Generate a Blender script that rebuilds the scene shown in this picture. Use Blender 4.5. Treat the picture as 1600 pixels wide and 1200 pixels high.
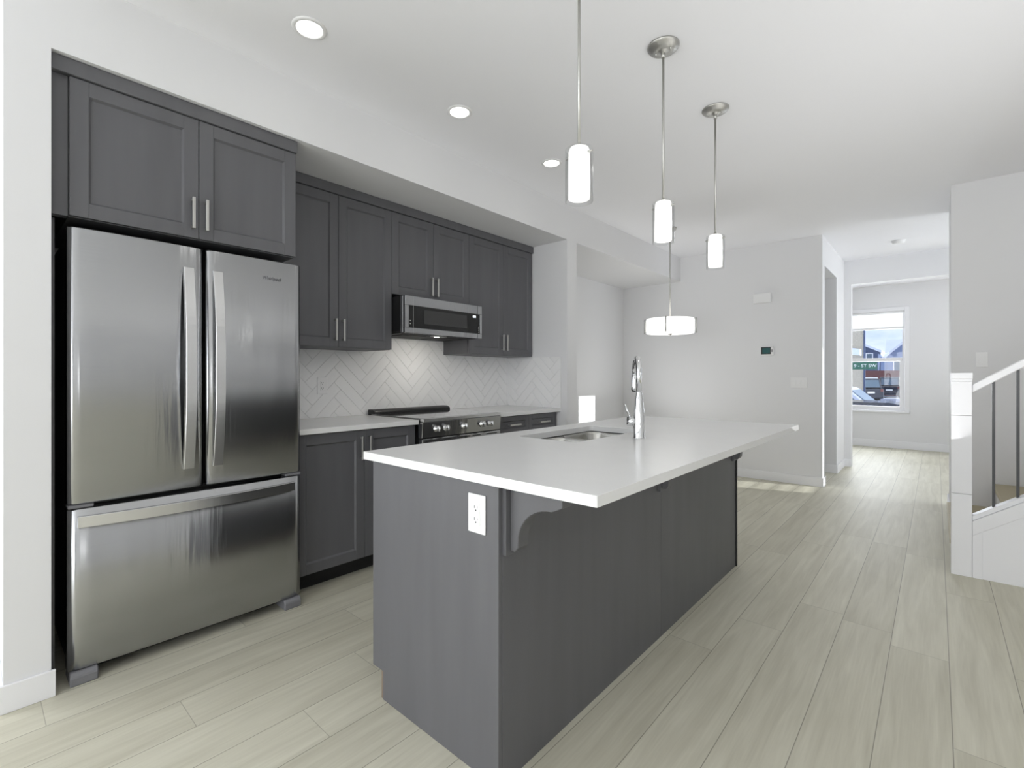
import bpy, bmesh, math, random
from mathutils import Vector, Matrix

for o in list(bpy.data.objects):
    bpy.data.objects.remove(o)
C = bpy.context.scene.collection
S = bpy.context.scene
PI = math.pi
random.seed(4)

# ------------------------------------------------------------------ camera
CAMH = 1.2
YAW = 0.7332
cd = bpy.data.cameras.new('camera')
cam = bpy.data.objects.new('camera', cd)
C.objects.link(cam)
cam.location = (0, 0, CAMH)
cam.rotation_euler = (PI / 2, 0, YAW)
cd.sensor_width = 36.0
cd.sensor_fit = 'HORIZONTAL'
cd.lens = 750.87 * 36.0 / 1600.0
cd.shift_x = (800 - 786.19) / 1600.0
cd.shift_y = -(600 - 588.26) / 1600.0
cd.clip_start = 0.02
cd.clip_end = 300
S.camera = cam

S.view_settings.view_transform = 'Standard'
S.view_settings.look = 'None'
S.view_settings.gamma = 1.0
S.view_settings.use_curve_mapping = False
S.view_settings.exposure = -0.2
try:
    S.cycles.max_bounces = 10
    S.cycles.diffuse_bounces = 6
    S.cycles.glossy_bounces = 4
    S.cycles.transparent_max_bounces = 16
    S.cycles.caustics_reflective = False
    S.cycles.caustics_refractive = False
    S.cycles.sample_clamp_indirect = 4.0
except Exception:
    pass

# ------------------------------------------------------------------ world: broken winter cloud
W = bpy.data.worlds.new('winter_sky')
S.world = W
W.use_nodes = True
nt = W.node_tree
nt.nodes.clear()
wo = nt.nodes.new('ShaderNodeOutputWorld')
bg = nt.nodes.new('ShaderNodeBackground')
tc = nt.nodes.new('ShaderNodeTexCoord')
mp = nt.nodes.new('ShaderNodeMapping')
mp.inputs['Scale'].default_value = (7, 7, 16)
nz = nt.nodes.new('ShaderNodeTexNoise')
nz.inputs['Scale'].default_value = 1.0
nz.inputs['Detail'].default_value = 5
cr = nt.nodes.new('ShaderNodeValToRGB')
cr.color_ramp.elements[0].position = 0.36
cr.color_ramp.elements[0].color = (0.50, 0.62, 0.84, 1)
cr.color_ramp.elements[1].position = 0.62
cr.color_ramp.elements[1].color = (1.0, 1.0, 1.0, 1)
bg.inputs['Strength'].default_value = 1.5
nt.links.new(tc.outputs['Generated'], mp.inputs['Vector'])
nt.links.new(mp.outputs['Vector'], nz.inputs['Vector'])
nt.links.new(nz.outputs['Fac'], cr.inputs['Fac'])
nt.links.new(cr.outputs['Color'], bg.inputs['Color'])
nt.links.new(bg.outputs['Background'], wo.inputs['Surface'])

# ------------------------------------------------------------------ sun and daylight at the windows
sl = bpy.data.lights.new('sun', 'SUN')
sl.energy = 10.0
sl.angle = 0.006
sl.color = (1.0, 0.96, 0.88)
sun = bpy.data.objects.new('sun', sl)
C.objects.link(sun)
sun.location = (20, 6, 6)
sun.rotation_euler = Vector((-1, -0.325, -0.233)).to_track_quat('-Z', 'Y').to_euler()


def area(name, loc, direction, sx, sy, watt, col=(1, 1, 1)):
    l = bpy.data.lights.new(name, 'AREA')
    l.shape = 'RECTANGLE'
    l.size = sx
    l.size_y = sy
    l.energy = watt
    l.color = col
    o = bpy.data.objects.new(name, l)
    C.objects.link(o)
    o.location = loc
    o.rotation_euler = Vector(direction).to_track_quat('-Z', 'Y').to_euler()
    return o


# low daylight thrown upwards by the snow outside
area('patio_daylight', (-0.3, -4.12, 1.15), (0, 1, 0.1), 3.2, 2.15, 118, (0.96, 0.98, 1.0))
area('living_window_daylight', (-3.73, -1.9, 1.4), (1, 0.15, 0.12), 2.2, 1.6, 92, (0.93, 0.965, 1.0))
area('foyer_window_daylight', (2.82, 6.8, 1.55), (-1, 0, 0.3), 1.2, 1.5, 95, (1.0, 0.99, 0.97))
area('front_window_daylight', (-0.84, 10.62, 1.45), (0, -1, 0.15), 0.9, 1.5, 75, (1.0, 0.99, 0.97))
# unseen fill lights added to brighten the ceilings, no such lamps in the rooms
area('ceiling_fill', (0.9, -0.3, 1.0), (-0.3, 0.5, 1), 0.7, 0.7, 8)
area('ceiling_fill', (0.35, 2.5, 1.25), (-0.2, 0.25, 1), 1.5, 3.4, 17)
area('ceiling_fill', (-2.6, 5.3, 0.5), (0.5, -0.1, 1), 0.5, 0.5, 6)
area('ceiling_fill', (1.4, 9.0, 0.9), (-0.3, 0, 1), 0.6, 0.6, 22)


# ------------------------------------------------------------------ materials
def lin(*c):
    r = []
    for v in c:
        v /= 255.0
        r.append(v / 12.92 if v <= 0.04045 else ((v + 0.055) / 1.055) ** 2.4)
    return tuple(r) + (1.0,)


MATS = {}


def mat(name, col, rough=0.5, metal=0.0, spec=0.5, bump=None, vary=None, aniso=0.0, emit=None, coat=0.0):
    m = bpy.data.materials.new(name)
    m.use_nodes = True
    t = m.node_tree
    b = t.nodes['Principled BSDF']
    b.inputs['Base Color'].default_value = col
    b.inputs['Roughness'].default_value = rough
    b.inputs['Metallic'].default_value = metal
    b.inputs['Specular IOR Level'].default_value = spec
    b.inputs['Coat Weight'].default_value = coat
    if emit:
        b.inputs['Emission Color'].default_value = emit[0]
        b.inputs['Emission Strength'].default_value = emit[1]
    if vary or bump:
        g = t.nodes.new('ShaderNodeNewGeometry')
        p = t.nodes.new('ShaderNodeMapping')
        t.links.new(g.outputs['Position'], p.inputs['Vector'])
    if vary:                                    # (scale xyz, amount)
        p.inputs['Scale'].default_value = vary[0]
        n = t.nodes.new('ShaderNodeTexNoise')
        n.inputs['Scale'].default_value = 1.0
        n.inputs['Detail'].default_value = 6
        t.links.new(p.outputs['Vector'], n.inputs['Vector'])
        mx = t.nodes.new('ShaderNodeMix')
        mx.data_type = 'RGBA'
        a = vary[1]
        mx.inputs[6].default_value = tuple(c * (1 - a) for c in col[:3]) + (1,)
        mx.inputs[7].default_value = tuple(min(1, c * (1 + a)) for c in col[:3]) + (1,)
        t.links.new(n.outputs['Fac'], mx.inputs[0])
        t.links.new(mx.outputs[2], b.inputs['Base Color'])
    if bump:                                    # (scale xyz, strength, distance)
        p2 = t.nodes.new('ShaderNodeMapping')
        t.links.new(g.outputs['Position'], p2.inputs['Vector'])
        p2.inputs['Scale'].default_value = bump[0]
        n2 = t.nodes.new('ShaderNodeTexNoise')
        n2.inputs['Scale'].default_value = 1.0
        n2.inputs['Detail'].default_value = 4
        t.links.new(p2.outputs['Vector'], n2.inputs['Vector'])
        bp = t.nodes.new('ShaderNodeBump')
        bp.inputs['Strength'].default_value = bump[1]
        bp.inputs['Distance'].default_value = bump[2]
        t.links.new(n2.outputs['Fac'], bp.inputs['Height'])
        t.links.new(bp.outputs['Normal'], b.inputs['Normal'])
    if aniso:
        b.inputs['Anisotropic'].default_value = aniso
        b.inputs['Anisotropic Rotation'].default_value = 0.25
        tg = t.nodes.new('ShaderNodeTangent')
        tg.direction_type = 'RADIAL'
        tg.axis = 'Z'
        t.links.new(tg.outputs['Tangent'], b.inputs['Tangent'])
    MATS[name] = m
    return m


WALL = mat('wall_paint', lin(228, 228, 229), 0.75, spec=0.25, bump=((180, 180, 180), 0.05, 0.002))
CEIL = mat('ceiling_paint', lin(244, 244, 247), 0.9, spec=0.1, bump=((90, 90, 90), 0.10, 0.003))
TRIM = mat('white_trim', lin(236, 236, 238), 0.45, spec=0.4, vary=((3, 3, 3), 0.01))
CAB = mat('charcoal_stain', lin(95, 95, 98), 0.45, spec=0.5, vary=((14, 14, 1.6), 0.16), bump=((120, 120, 9), 0.05, 0.001))
CABIN = mat('cabinet_dark_trim', lin(34, 34, 34), 0.7)  # near-black colour of the toe kicks and island edge strip
QUARTZ = mat('white_quartz', lin(232, 232, 231), 0.22, spec=0.5, vary=((9, 9, 9), 0.02))
STEEL = mat('brushed_steel', lin(178, 179, 181), 0.2, 1.0, aniso=0.85, bump=((1.0, 9.0, 0.8), 0.22, 0.02), vary=((2, 2, 300), 0.04))
STEELB = mat('bright_steel', lin(214, 214, 214), 0.26, 1.0, vary=((4, 4, 200), 0.03))
SINKM = mat('sink_steel', lin(176, 175, 170), 0.24, 1.0, vary=((60, 60, 60), 0.05))
NICKEL = mat('satin_nickel', lin(196, 195, 191), 0.42, 1.0, vary=((80, 80, 80), 0.03))
CHROME = mat('chrome', lin(228, 229, 230), 0.06, 1.0, vary=((40, 40, 40), 0.01))
BLACKP = mat('black_plastic', lin(22, 22, 23), 0.4, vary=((20, 20, 20), 0.1))
GREYP = mat('grey_plastic', lin(120, 120, 124), 0.5, vary=((20, 20, 20), 0.05))
WHITEP = mat('white_plastic', lin(236, 236, 236), 0.4, vary=((20, 20, 20), 0.01))
SLOT = mat('socket_slot', lin(40, 40, 40), 0.6, vary=((20, 20, 20), 0.05))
COOKTOP = mat('cooktop_glass', lin(52, 52, 52), 0.06, spec=0.9, coat=1.0, vary=((20, 20, 20), 0.05))
MWGLASS = mat('oven_dark_glass', lin(20, 20, 20), 0.08, spec=0.5, vary=((20, 20, 20), 0.1))
MWIN = mat('microwave_inner_window', lin(58, 58, 58), 0.25, vary=((200, 200, 200), 0.15))
BALUS = mat('dark_metal', lin(74, 74, 75), 0.45, 0.6, vary=((30, 30, 30), 0.05))
TILE = mat('gloss_white_tile', lin(240, 240, 240), 0.18, spec=0.5, vary=((5, 5, 5), 0.015))
GROUT = mat('pale_grout', lin(230, 230, 229), 0.9, vary=((90, 90, 90), 0.05))
TREAD = mat('stair_tread_vinyl', lin(180, 170, 142), 0.5, vary=((3, 30, 30), 0.1))
KICKM = mat('raw_panel_edge', lin(132, 118, 102), 0.6, vary=((60, 60, 6), 0.25))
GLOW = mat('lamp_diffuser', lin(255, 253, 248), 0.5, emit=((1, 0.985, 0.95, 1), 9.0))
DRUM = mat('drum_shade_glow', lin(255, 253, 248), 0.6, emit=((1, 0.99, 0.965, 1), 1.7))
BULB = mat('bulb_glow', lin(255, 253, 248), 0.6, emit=((1, 0.985, 0.95, 1), 30.0))
OPAL = mat('opal_glass', lin(250, 250, 248), 0.35, vary=((9, 9, 9), 0.005))
for _o in (OPAL,):
    _t = _o.node_tree
    _d = _t.nodes.new('ShaderNodeBsdfTranslucent')
    _d.inputs[0].default_value = (0.96, 0.96, 0.95, 1)
    _x = _t.nodes.new('ShaderNodeMixShader')
    _x.inputs[0].default_value = 0.6
    _t.links.new(_t.nodes['Principled BSDF'].outputs[0], _x.inputs[1])
    _t.links.new(_d.outputs[0], _x.inputs[2])
    _t.links.new(_x.outputs[0], _t.nodes['Material Output'].inputs['Surface'])
SCREEN = mat('thermostat_screen', lin(44, 92, 92), 0.2, vary=((60, 60, 60), 0.1))
DISPLAY = mat('clock_digits', lin(230, 235, 240), 0.4, emit=((0.9, 0.95, 1, 1), 1.0))
SNOW = mat('snow', lin(226, 232, 246), 0.9, vary=((0.6, 0.6, 0.6), 0.12))
ASPH = mat('slushy_road', lin(120, 126, 148), 0.9, vary=((0.5, 0.5, 0.5), 0.25))
SIDINGB = mat('blue_siding', lin(70, 84, 116), 0.8, vary=((0.2, 0.2, 14), 0.25))
SIDINGG = mat('grey_siding', lin(128, 144, 178), 0.8, vary=((0.2, 0.2, 14), 0.15))
SHINGLE = mat('beige_shingle', lin(196, 186, 168), 0.85, vary=((9, 9, 20), 0.35))
FENCER = mat('red_brown_fence', lin(112, 66, 66), 0.85, vary=((9, 9, 1), 0.2))
CARB = mat('dark_car_paint', lin(34, 38, 54), 0.25, coat=0.5, vary=((4, 4, 4), 0.1))
CARW = mat('silver_car_paint', lin(196, 202, 220), 0.3, coat=0.5, vary=((4, 4, 4), 0.04))
CARG = mat('car_glass', lin(90, 110, 130), 0.1, vary=((4, 4, 4), 0.1))
TYRE = mat('tyre_rubber', lin(28, 28, 30), 0.8, vary=((30, 30, 30), 0.1))
SIGNG = mat('street_sign_green', lin(20, 92, 74), 0.5, vary=((9, 9, 9), 0.05))
LETTER = mat('sign_lettering', lin(240, 244, 244), 0.5, vary=((9, 9, 9), 0.01))
LOGO = mat('badge_metal', lin(232, 232, 232), 0.2, 1.0, vary=((9, 9, 9), 0.01))
BLINDM = mat('blind_fabric', lin(250, 250, 248), 0.8, vary=((9, 9, 90), 0.02))
_b = BLINDM.node_tree.nodes['Principled BSDF']
_tr = BLINDM.node_tree.nodes.new('ShaderNodeBsdfTranslucent')
_mx = BLINDM.node_tree.nodes.new('ShaderNodeMixShader')
_mx.inputs[0].default_value = 0.5
BLINDM.node_tree.links.new(_b.outputs[0], _mx.inputs[1])
BLINDM.node_tree.links.new(_tr.outputs[0], _mx.inputs[2])
BLINDM.node_tree.links.new(_mx.outputs[0], BLINDM.node_tree.nodes['Material Output'].inputs['Surface'])


def thin_glass(name, tint, refl):
    m = bpy.data.materials.new(name)
    m.use_nodes = True
    t = m.node_tree
    t.nodes.clear()
    out = t.nodes.new('ShaderNodeOutputMaterial')
    tr = t.nodes.new('ShaderNodeBsdfTransparent')
    tr.inputs[0].default_value = tint
    gl = t.nodes.new('ShaderNodeBsdfGlossy')
    gl.inputs['Roughness'].default_value = 0.02
    lw = t.nodes.new('ShaderNodeLayerWeight')
    lw.inputs['Blend'].default_value = 0.5
    pw = t.nodes.new('ShaderNodeMath')
    pw.operation = 'POWER'
    pw.inputs[1].default_value = 4.0
    ml = t.nodes.new('ShaderNodeMath')
    ml.operation = 'MULTIPLY_ADD'
    ml.inputs[1].default_value = refl
    ml.inputs[2].default_value = 0.03
    t.links.new(lw.outputs['Facing'], pw.inputs[0])
    t.links.new(pw.outputs[0], ml.inputs[0])
    mx = t.nodes.new('ShaderNodeMixShader')
    t.links.new(ml.outputs[0], mx.inputs[0])
    t.links.new(tr.outputs[0], mx.inputs[1])
    t.links.new(gl.outputs[0], mx.inputs[2])
    t.links.new(mx.outputs[0], out.inputs['Surface'])
    return m


GLASS = thin_glass('window_glass', (0.93, 0.96, 1.0, 1), 0.4)
SHADEGL = thin_glass('clear_shade_glass', (0.97, 0.975, 0.975, 1), 0.6)


def floor_material():
    m = bpy.data.materials.new('pale_oak_planks')
    m.use_nodes = True
    t = m.node_tree
    b = t.nodes['Principled BSDF']
    N = t.nodes.new
    L = t.links.new

    def math_(op, a, bb=None, c=None):
        n = N('ShaderNodeMath')
        n.operation = op
        for i, v in enumerate((a, bb, c)):
            if v is None:
                continue
            if isinstance(v, (int, float)):
                n.inputs[i].default_value = v
            else:
                L(v, n.inputs[i])
        return n.outputs[0]
    g = N('ShaderNodeNewGeometry')
    sp = N('ShaderNodeSeparateXYZ')
    L(g.outputs['Position'], sp.inputs[0])
    x, y = sp.outputs[0], sp.outputs[1]
    w, ln = 0.1925, 1.5
    xs = math_('DIVIDE', math_('SUBTRACT', x, 0.041), w)
    row = math_('FLOOR', xs)
    fx = math_('FRACT', xs)
    wn = N('ShaderNodeTexWhiteNoise')
    wn.noise_dimensions = '1D'
    L(row, wn.inputs['W'])
    ys = math_('ADD', math_('DIVIDE', y, ln), wn.outputs['Value'])
    col = math_('FLOOR', ys)
    fy = math_('FRACT', ys)
    wn2 = N('ShaderNodeTexWhiteNoise')
    wn2.noise_dimensions = '2D'
    cb = N('ShaderNodeCombineXYZ')
    L(row, cb.inputs[0])
    L(col, cb.inputs[1])
    L(cb.outputs[0], wn2.inputs['Vector'])
    rnd = wn2.outputs['Value']
    # seams
    ex = math_('MULTIPLY', math_('MINIMUM', fx, math_('SUBTRACT', 1.0, fx)), w)
    ey = math_('MULTIPLY', math_('MINIMUM', fy, math_('SUBTRACT', 1.0, fy)), ln)
    sx = math_('LESS_THAN', ex, 0.0014)
    sy = math_('MULTIPLY', math_('LESS_THAN', ey, 0.0012), 0.7)
    seam = math_('MAXIMUM', sx, sy)
    # grain
    cv = N('ShaderNodeCombineXYZ')
    L(math_('ADD', math_('MULTIPLY', x, 22.0), math_('MULTIPLY', rnd, 90.0)), cv.inputs[0])
    L(math_('ADD', math_('MULTIPLY', y, 1.5), math_('MULTIPLY', rnd, 40.0)), cv.inputs[1])
    n1 = N('ShaderNodeTexNoise')
    n1.inputs['Scale'].default_value = 1.0
    n1.inputs['Detail'].default_value = 6
    n1.inputs['Distortion'].default_value = 0.9
    L(cv.outputs[0], n1.inputs['Vector'])
    cv2 = N('ShaderNodeCombineXYZ')
    L(math_('ADD', math_('MULTIPLY', x, 150.0), math_('MULTIPLY', rnd, 30.0)), cv2.inputs[0])
    L(math_('MULTIPLY', y, 5.0), cv2.inputs[1])
    n2 = N('ShaderNodeTexNoise')
    n2.inputs['Scale'].default_value = 1.0
    n2.inputs['Detail'].default_value = 3
    L(cv2.outputs[0], n2.inputs['Vector'])
    n3 = N('ShaderNodeTexNoise')
    n3.inputs['Scale'].default_value = 2.2
    n3.inputs['Detail'].default_value = 2
    L(g.outputs['Position'], n3.inputs['Vector'])
    mixv = math_('ADD', math_('ADD', math_('MULTIPLY', n1.outputs['Fac'], 0.55), math_('MULTIPLY', n2.outputs['Fac'], 0.2)),
                 math_('ADD', math_('MULTIPLY', n3.outputs['Fac'], 0.15), math_('MULTIPLY', rnd, 0.16)))
    rp = N('ShaderNodeValToRGB')
    rp.color_ramp.elements[0].position = 0.30
    rp.color_ramp.elements[0].color = lin(184, 180, 162)
    rp.color_ramp.elements[1].position = 0.72
    rp.color_ramp.elements[1].color = lin(214, 211, 194)
    L(mixv, rp.inputs['Fac'])
    mx = N('ShaderNodeMix')
    mx.data_type = 'RGBA'
    L(math_('MULTIPLY', seam, 0.62), mx.inputs[0])
    L(rp.outputs['Color'], mx.inputs[6])
    mx.inputs[7].default_value = lin(96, 92, 80)
    L(mx.outputs[2], b.inputs['Base Color'])
    b.inputs["Roughness"].default_value = 0.55
    b.inputs['Specular IOR Level'].default_value = 0.25
    bp = N('ShaderNodeBump')
    bp.inputs['Strength'].default_value = 0.15
    bp.inputs['Distance'].default_value = 0.002
    L(math_('SUBTRACT', math_('MULTIPLY', n2.outputs['Fac'], 0.4), seam), bp.inputs['Height'])
    L(bp.outputs['Normal'], b.inputs['Normal'])
    return m


FLOOR = floor_material()


# ------------------------------------------------------------------ mesh helpers
class MB:
    """Collects shapes in world coordinates; build() links them as ONE mesh object."""

    def __init__(self):
        self.bm = bmesh.new()
        self.mats = []

    def mi(self, m):
        if m is None:
            return 0
        if m not in self.mats:
            self.mats.append(m)
        return self.mats.index(m)

    def box(self, x0, x1, y0, y1, z0, z1, bevel=0.0, m=None, seg=1):
        bm2 = bmesh.new()
        bmesh.ops.create_cube(bm2, size=1.0)
        for v in bm2.verts:
            v.co = Vector(((x0 + x1) / 2 + v.co.x * (x1 - x0), (y0 + y1) / 2 + v.co.y * (y1 - y0), (z0 + z1) / 2 + v.co.z * (z1 - z0)))
        if bevel > 0:
            bmesh.ops.bevel(bm2, geom=bm2.edges[:], offset=bevel, segments=seg, affect='EDGES', profile=0.7)
        self.merge(bm2, m)
        return self

    def merge(self, bm2, m=None, mx=None, smooth=None):
        i = self.mi(m)
        vm = {}
        for v in bm2.verts:
            vm[v] = self.bm.verts.new(mx @ v.co if mx else v.co)
        for f in bm2.faces:
            try:
                nf = self.bm.faces.new([vm[v] for v in f.verts])
                nf.material_index = i
                nf.smooth = f.smooth if smooth is None else smooth
            except ValueError:
                pass
        bm2.free()

    def prism(self, pts, a0, a1, axis='y', bevel=0.0, m=None, smooth=False):
        """pts: polygon in the plane normal to axis; extruded from a0 to a1. axis y: (x,z); x: (y,z); z: (x,y)"""
        bm2 = bmesh.new()

        def P(p, a):
            return {'y': (p[0], a, p[1]), 'x': (a, p[0], p[1]), 'z': (p[0], p[1], a)}[axis]
        A = [bm2.verts.new(P(p, a0)) for p in pts]
        B = [bm2.verts.new(P(p, a1)) for p in pts]
        n = len(pts)
        bm2.faces.new(A)
        bm2.faces.new(B[::-1])
        for i in range(n):
            f = bm2.faces.new([A[i], B[i], B[(i + 1) % n], A[(i + 1) % n]])
            f.smooth = smooth
        bmesh.ops.recalc_face_normals(bm2, faces=bm2.faces[:])
        if bevel:
            bmesh.ops.bevel(bm2, geom=bm2.edges[:], offset=bevel, segments=1, affect='EDGES')
        self.merge(bm2, m)
        return self

    def lathe(self, prof, c=(0, 0, 0), seg=32, mx=None, m=None, smooth=True, cap=True):
        """prof: (r, z) list around z through c"""
        bm2 = bmesh.new()
        rings = []
        for r, z in prof:
            if r < 1e-6:
                rings.append([bm2.verts.new((0, 0, z))])
            else:
                rings.append([bm2.verts.new((r * math.cos(2 * PI * k / seg), r * math.sin(2 * PI * k / seg), z)) for k in range(seg)])
        for a, b in zip(rings, rings[1:]):
            for k in range(seg):
                k2 = (k + 1) % seg
                vs = [a[k % len(a)], a[k2 % len(a)], b[k2 % len(b)], b[k % len(b)]]
                u = []
                for v in vs:
                    if v not in u:
                        u.append(v)
                if len(u) > 2:
                    f = bm2.faces.new(u)
                    f.smooth = smooth
        if cap:
            for r in (rings[0], rings[-1]):
                if len(r) > 2:
                    bm2.faces.new(r)
        bmesh.ops.recalc_face_normals(bm2, faces=bm2.faces[:])
        T = Matrix.Translation(c)
        if mx:
            T = T @ mx
        self.merge(bm2, m, T)
        return self

    def tube(self, path, r, seg=12, m=None, cap=True):
        """round tube along points; r a number or a list"""
        bm2 = bmesh.new()
        pts = [Vector(p) for p in path]
        rs = r if isinstance(r, (list, tuple)) else [r] * len(pts)
        rings = []
        ref = None
        for i, p in enumerate(pts):
            d = (pts[min(i + 1, len(pts) - 1)] - pts[max(i - 1, 0)]).normalized()
            if ref is None:
                ref = Vector((0, 0, 1)) if abs(d.z) < 0.9 else Vector((1, 0, 0))
            u = (ref - d * ref.dot(d)).normalized()
            ref = u
            v = d.cross(u)
            rings.append([bm2.verts.new(p + (u * math.cos(2 * PI * k / seg) + v * math.sin(2 * PI * k / seg)) * rs[i]) for k in range(seg)])
        for a, b in zip(rings, rings[1:]):
            for k in range(seg):
                f = bm2.faces.new([a[k], a[(k + 1) % seg], b[(k + 1) % seg], b[k]])
                f.smooth = True
        if cap:
            bm2.faces.new(rings[0][::-1])
            bm2.faces.new(rings[-1])
        bmesh.ops.recalc_face_normals(bm2, faces=bm2.faces[:])
        self.merge(bm2, m)
        return self

    def loft(self, loops, m=None, smooth=True, cap0=True, cap1=True):
        bm2 = bmesh.new()
        rings = [[bm2.verts.new(p) for p in l] for l in loops]
        n = len(rings[0])
        for a, b in zip(rings, rings[1:]):
            for k in range(n):
                f = bm2.faces.new([a[k], a[(k + 1) % n], b[(k + 1) % n], b[k]])
                f.smooth = smooth
        if cap0:
            bm2.faces.new(rings[0][::-1])
        if cap1:
            bm2.faces.new(rings[-1])
        bmesh.ops.recalc_face_normals(bm2, faces=bm2.faces[:])
        self.merge(bm2, m)
        return self

    def build(self, name, material=None, parent=None, recalc=False):
        bm = self.bm
        if recalc:
            bmesh.ops.recalc_face_normals(bm, faces=bm.faces[:])
        lo = Vector((min(v.co.x for v in bm.verts), min(v.co.y for v in bm.verts), min(v.co.z for v in bm.verts)))
        hi = Vector((max(v.co.x for v in bm.verts), max(v.co.y for v in bm.verts), max(v.co.z for v in bm.verts)))
        org = Vector(((lo.x + hi.x) / 2, (lo.y + hi.y) / 2, lo.z))
        for v in bm.verts:
            v.co -= org
        me = bpy.data.meshes.new(name)
        bm.to_mesh(me)
        bm.free()
        ms = [(x or material) for x in (self.mats or [material])]
        for x in ms:
            me.materials.append(x)
        o = bpy.data.objects.new(name, me)
        C.objects.link(o)
        if parent:
            o.parent = parent
            w = Vector((0, 0, 0))
            p = parent
            while p:
                w += p.location
                p = p.parent
            o.location = org - w
        else:
            o.location = org
        return o


def B(*a, **k):
    return MB().box(*a, **k)


def tag(o, label=None, cat=None, group=None, kind=None):
    if label:
        o['label'] = label
    if cat:
        o['category'] = cat
    if group:
        o['group'] = group
    if kind:
        o['kind'] = kind
    return o


def thing(name, loc, label, cat, group=None):
    o = bpy.data.objects.new(name, None)
    C.objects.link(o)
    o.empty_display_size = 0.1
    o.location = loc
    return tag(o, label, cat, group)


def struct(name, mb, m, parent=None, label=None, cat='structure'):
    o = mb.build(name, m, parent)
    if not parent:
        tag(o, label or name.replace('_', ' '), cat, None, 'structure')
    return o


def dup(root, loc, label, group=None):
    r = root.copy()
    C.objects.link(r)
    r.location = loc
    r['label'] = label
    if group:
        r['group'] = group
    for ch in list(root.children):
        c = ch.copy()
        C.objects.link(c)
        c.parent = r
        for g in list(ch.children):
            d = g.copy()
            C.objects.link(d)
            d.parent = c
    return r


def text_mesh(name, body, size, depth, mx, m, parent=None):
    cu = bpy.data.curves.new('lettering', 'FONT')
    cu.body = body
    cu.size = size
    cu.extrude = depth
    cu.align_x = 'CENTER'
    cu.align_y = 'CENTER'
    tmp = bpy.data.objects.new('lettering', cu)
    C.objects.link(tmp)
    bpy.context.view_layer.update()
    dg = bpy.context.evaluated_depsgraph_get()
    me = bpy.data.meshes.new_from_object(tmp.evaluated_get(dg))
    bpy.data.objects.remove(tmp)
    bpy.data.curves.remove(cu)
    mb = MB()
    bm2 = bmesh.new()
    bm2.from_mesh(me)
    mb.merge(bm2, m, mx)
    bpy.data.meshes.remove(me)
    return mb.build(name, m, parent)


# face transforms for lettering: text lies in local xy, reads along local x
FACE_PX = Matrix(((0, 0, 1, 0), (1, 0, 0, 0), (0, 1, 0, 0), (0, 0, 0, 1)))     # on a face towards +x, reading along +y
FACE_NY = Matrix(((1, 0, 0, 0), (0, 0, -1, 0), (0, 1, 0, 0), (0, 0, 0, 1)))    # on a face towards -y, reading along +x

# ------------------------------------------------------------------ key dimensions
CE = 2.74          # ceiling
SO = 2.434         # dropped soffit over the kitchen recess
BX = -2.468        # bulkhead face
KW = -3.192        # kitchen back wall
KX = -3.19         # back of the cabinets
CT = 0.912         # worktop height
CU = 0.882         # worktop underside
FW = 6.186         # far wall
HX = -0.915        # hall corner
RX = 2.6           # right wall
FY = 10.35         # front wall
SNX = 0.0

# ------------------------------------------------------------------ setting: room shell
struct('floor', B(-3.75, 2.75, -4.15, FY + 0.15, -0.12, 0.0), FLOOR, label='pale oak plank floor')
struct('ceiling', B(-3.75, 2.75, -4.15, FY + 0.15, CE, CE + 0.12), CEIL, label='white textured ceiling')

wb = MB()
wb.box(-3.6, -1.9, -4.12, -4.0, 0, CE).box(1.3, RX, -4.12, -4.0, 0, CE).box(-1.9, 1.3, -4.12, -4.0, 2.25, CE)
struct('wall_back', wb, WALL)
wr = MB()
wr.box(RX, RX + 0.12, -4.12, 6.2, 0, CE).box(RX, RX + 0.12, 7.46, FY + 0.12, 0, CE)
wr.box(RX, RX + 0.12, 6.2, 7.46, 0, 0.8).box(RX, RX + 0.12, 6.2, 7.46, 2.38, CE)
struct('wall_right', wr, WALL)
wl = MB()
LX = -3.6
wl.box(-3.72, LX, -4.12, -3.0, 0, CE).box(-3.72, LX, -0.8, 0.08, 0, CE).box(-3.72, LX, -3.0, -0.8, 0, 0.6).box(-3.72, LX, -3.0, -0.8, 2.2, CE)
struct('wall_left', wl, WALL)
# stub wall, recess, bulkhead
struct('wall_kitchen_end', B(-3.72, BX, 0.08, 0.205, 0, CE), WALL, label='white wall end left of the refrigerator')
struct('wall_kitchen', B(-3.72, KW, 0.205, 3.6, 0, CE), WALL, label='white wall behind the kitchen cabinets')
struct('trim_1', B(KW, BX, 0.205, 3.6, SO, CE), WALL, label='white bulkhead above the kitchen recess')
struct('wall_kitchen_pier', B(-3.72, BX, 3.6, 3.755, 0, CE), WALL, label='white pier at the right end of the kitchen')
struct('wall_nook', B(-3.72, -3.28, 3.755, FW, 0, CE), WALL, label='white wall of the dining nook')
struct('trim_2', B(-3.28, BX, 3.755, FW, SO, CE), WALL, label='white bulkhead above the dining nook')
struct('wall_far', B(-3.72, HX, FW, 6.33, 0, CE), WALL, label='grey white far wall with the thermostat')
hw = MB()
hw.box(-3.72, HX, 7.19, 7.83, 0, CE).box(HX - 0.115, HX, 6.33, 7.19, 2.426, CE)
struct('wall_hall', hw, WALL, label='hall wall with a side opening')
struct('wall_side_hall', B(-3.72, -3.28, 6.33, 7.19, 0, CE), WALL)
fo = MB()
fo.box(-3.72, -0.835, 7.83, 7.95, 0, CE).box(0.7, RX, 7.83, 7.95, 0, CE).box(-0.835, 0.7, 7.83, 7.95, 2.42, CE)
struct('wall_front_room', fo, WALL, label='wall with a wide cased opening to the front room')
struct('wall_front_left', B(-3.72, -3.6, 7.95, FY, 0, CE), WALL)
wf = MB()
WX0, WX1, WZ0, WZ1 = -1.30, -0.386, 0.626, 2.293
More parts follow.
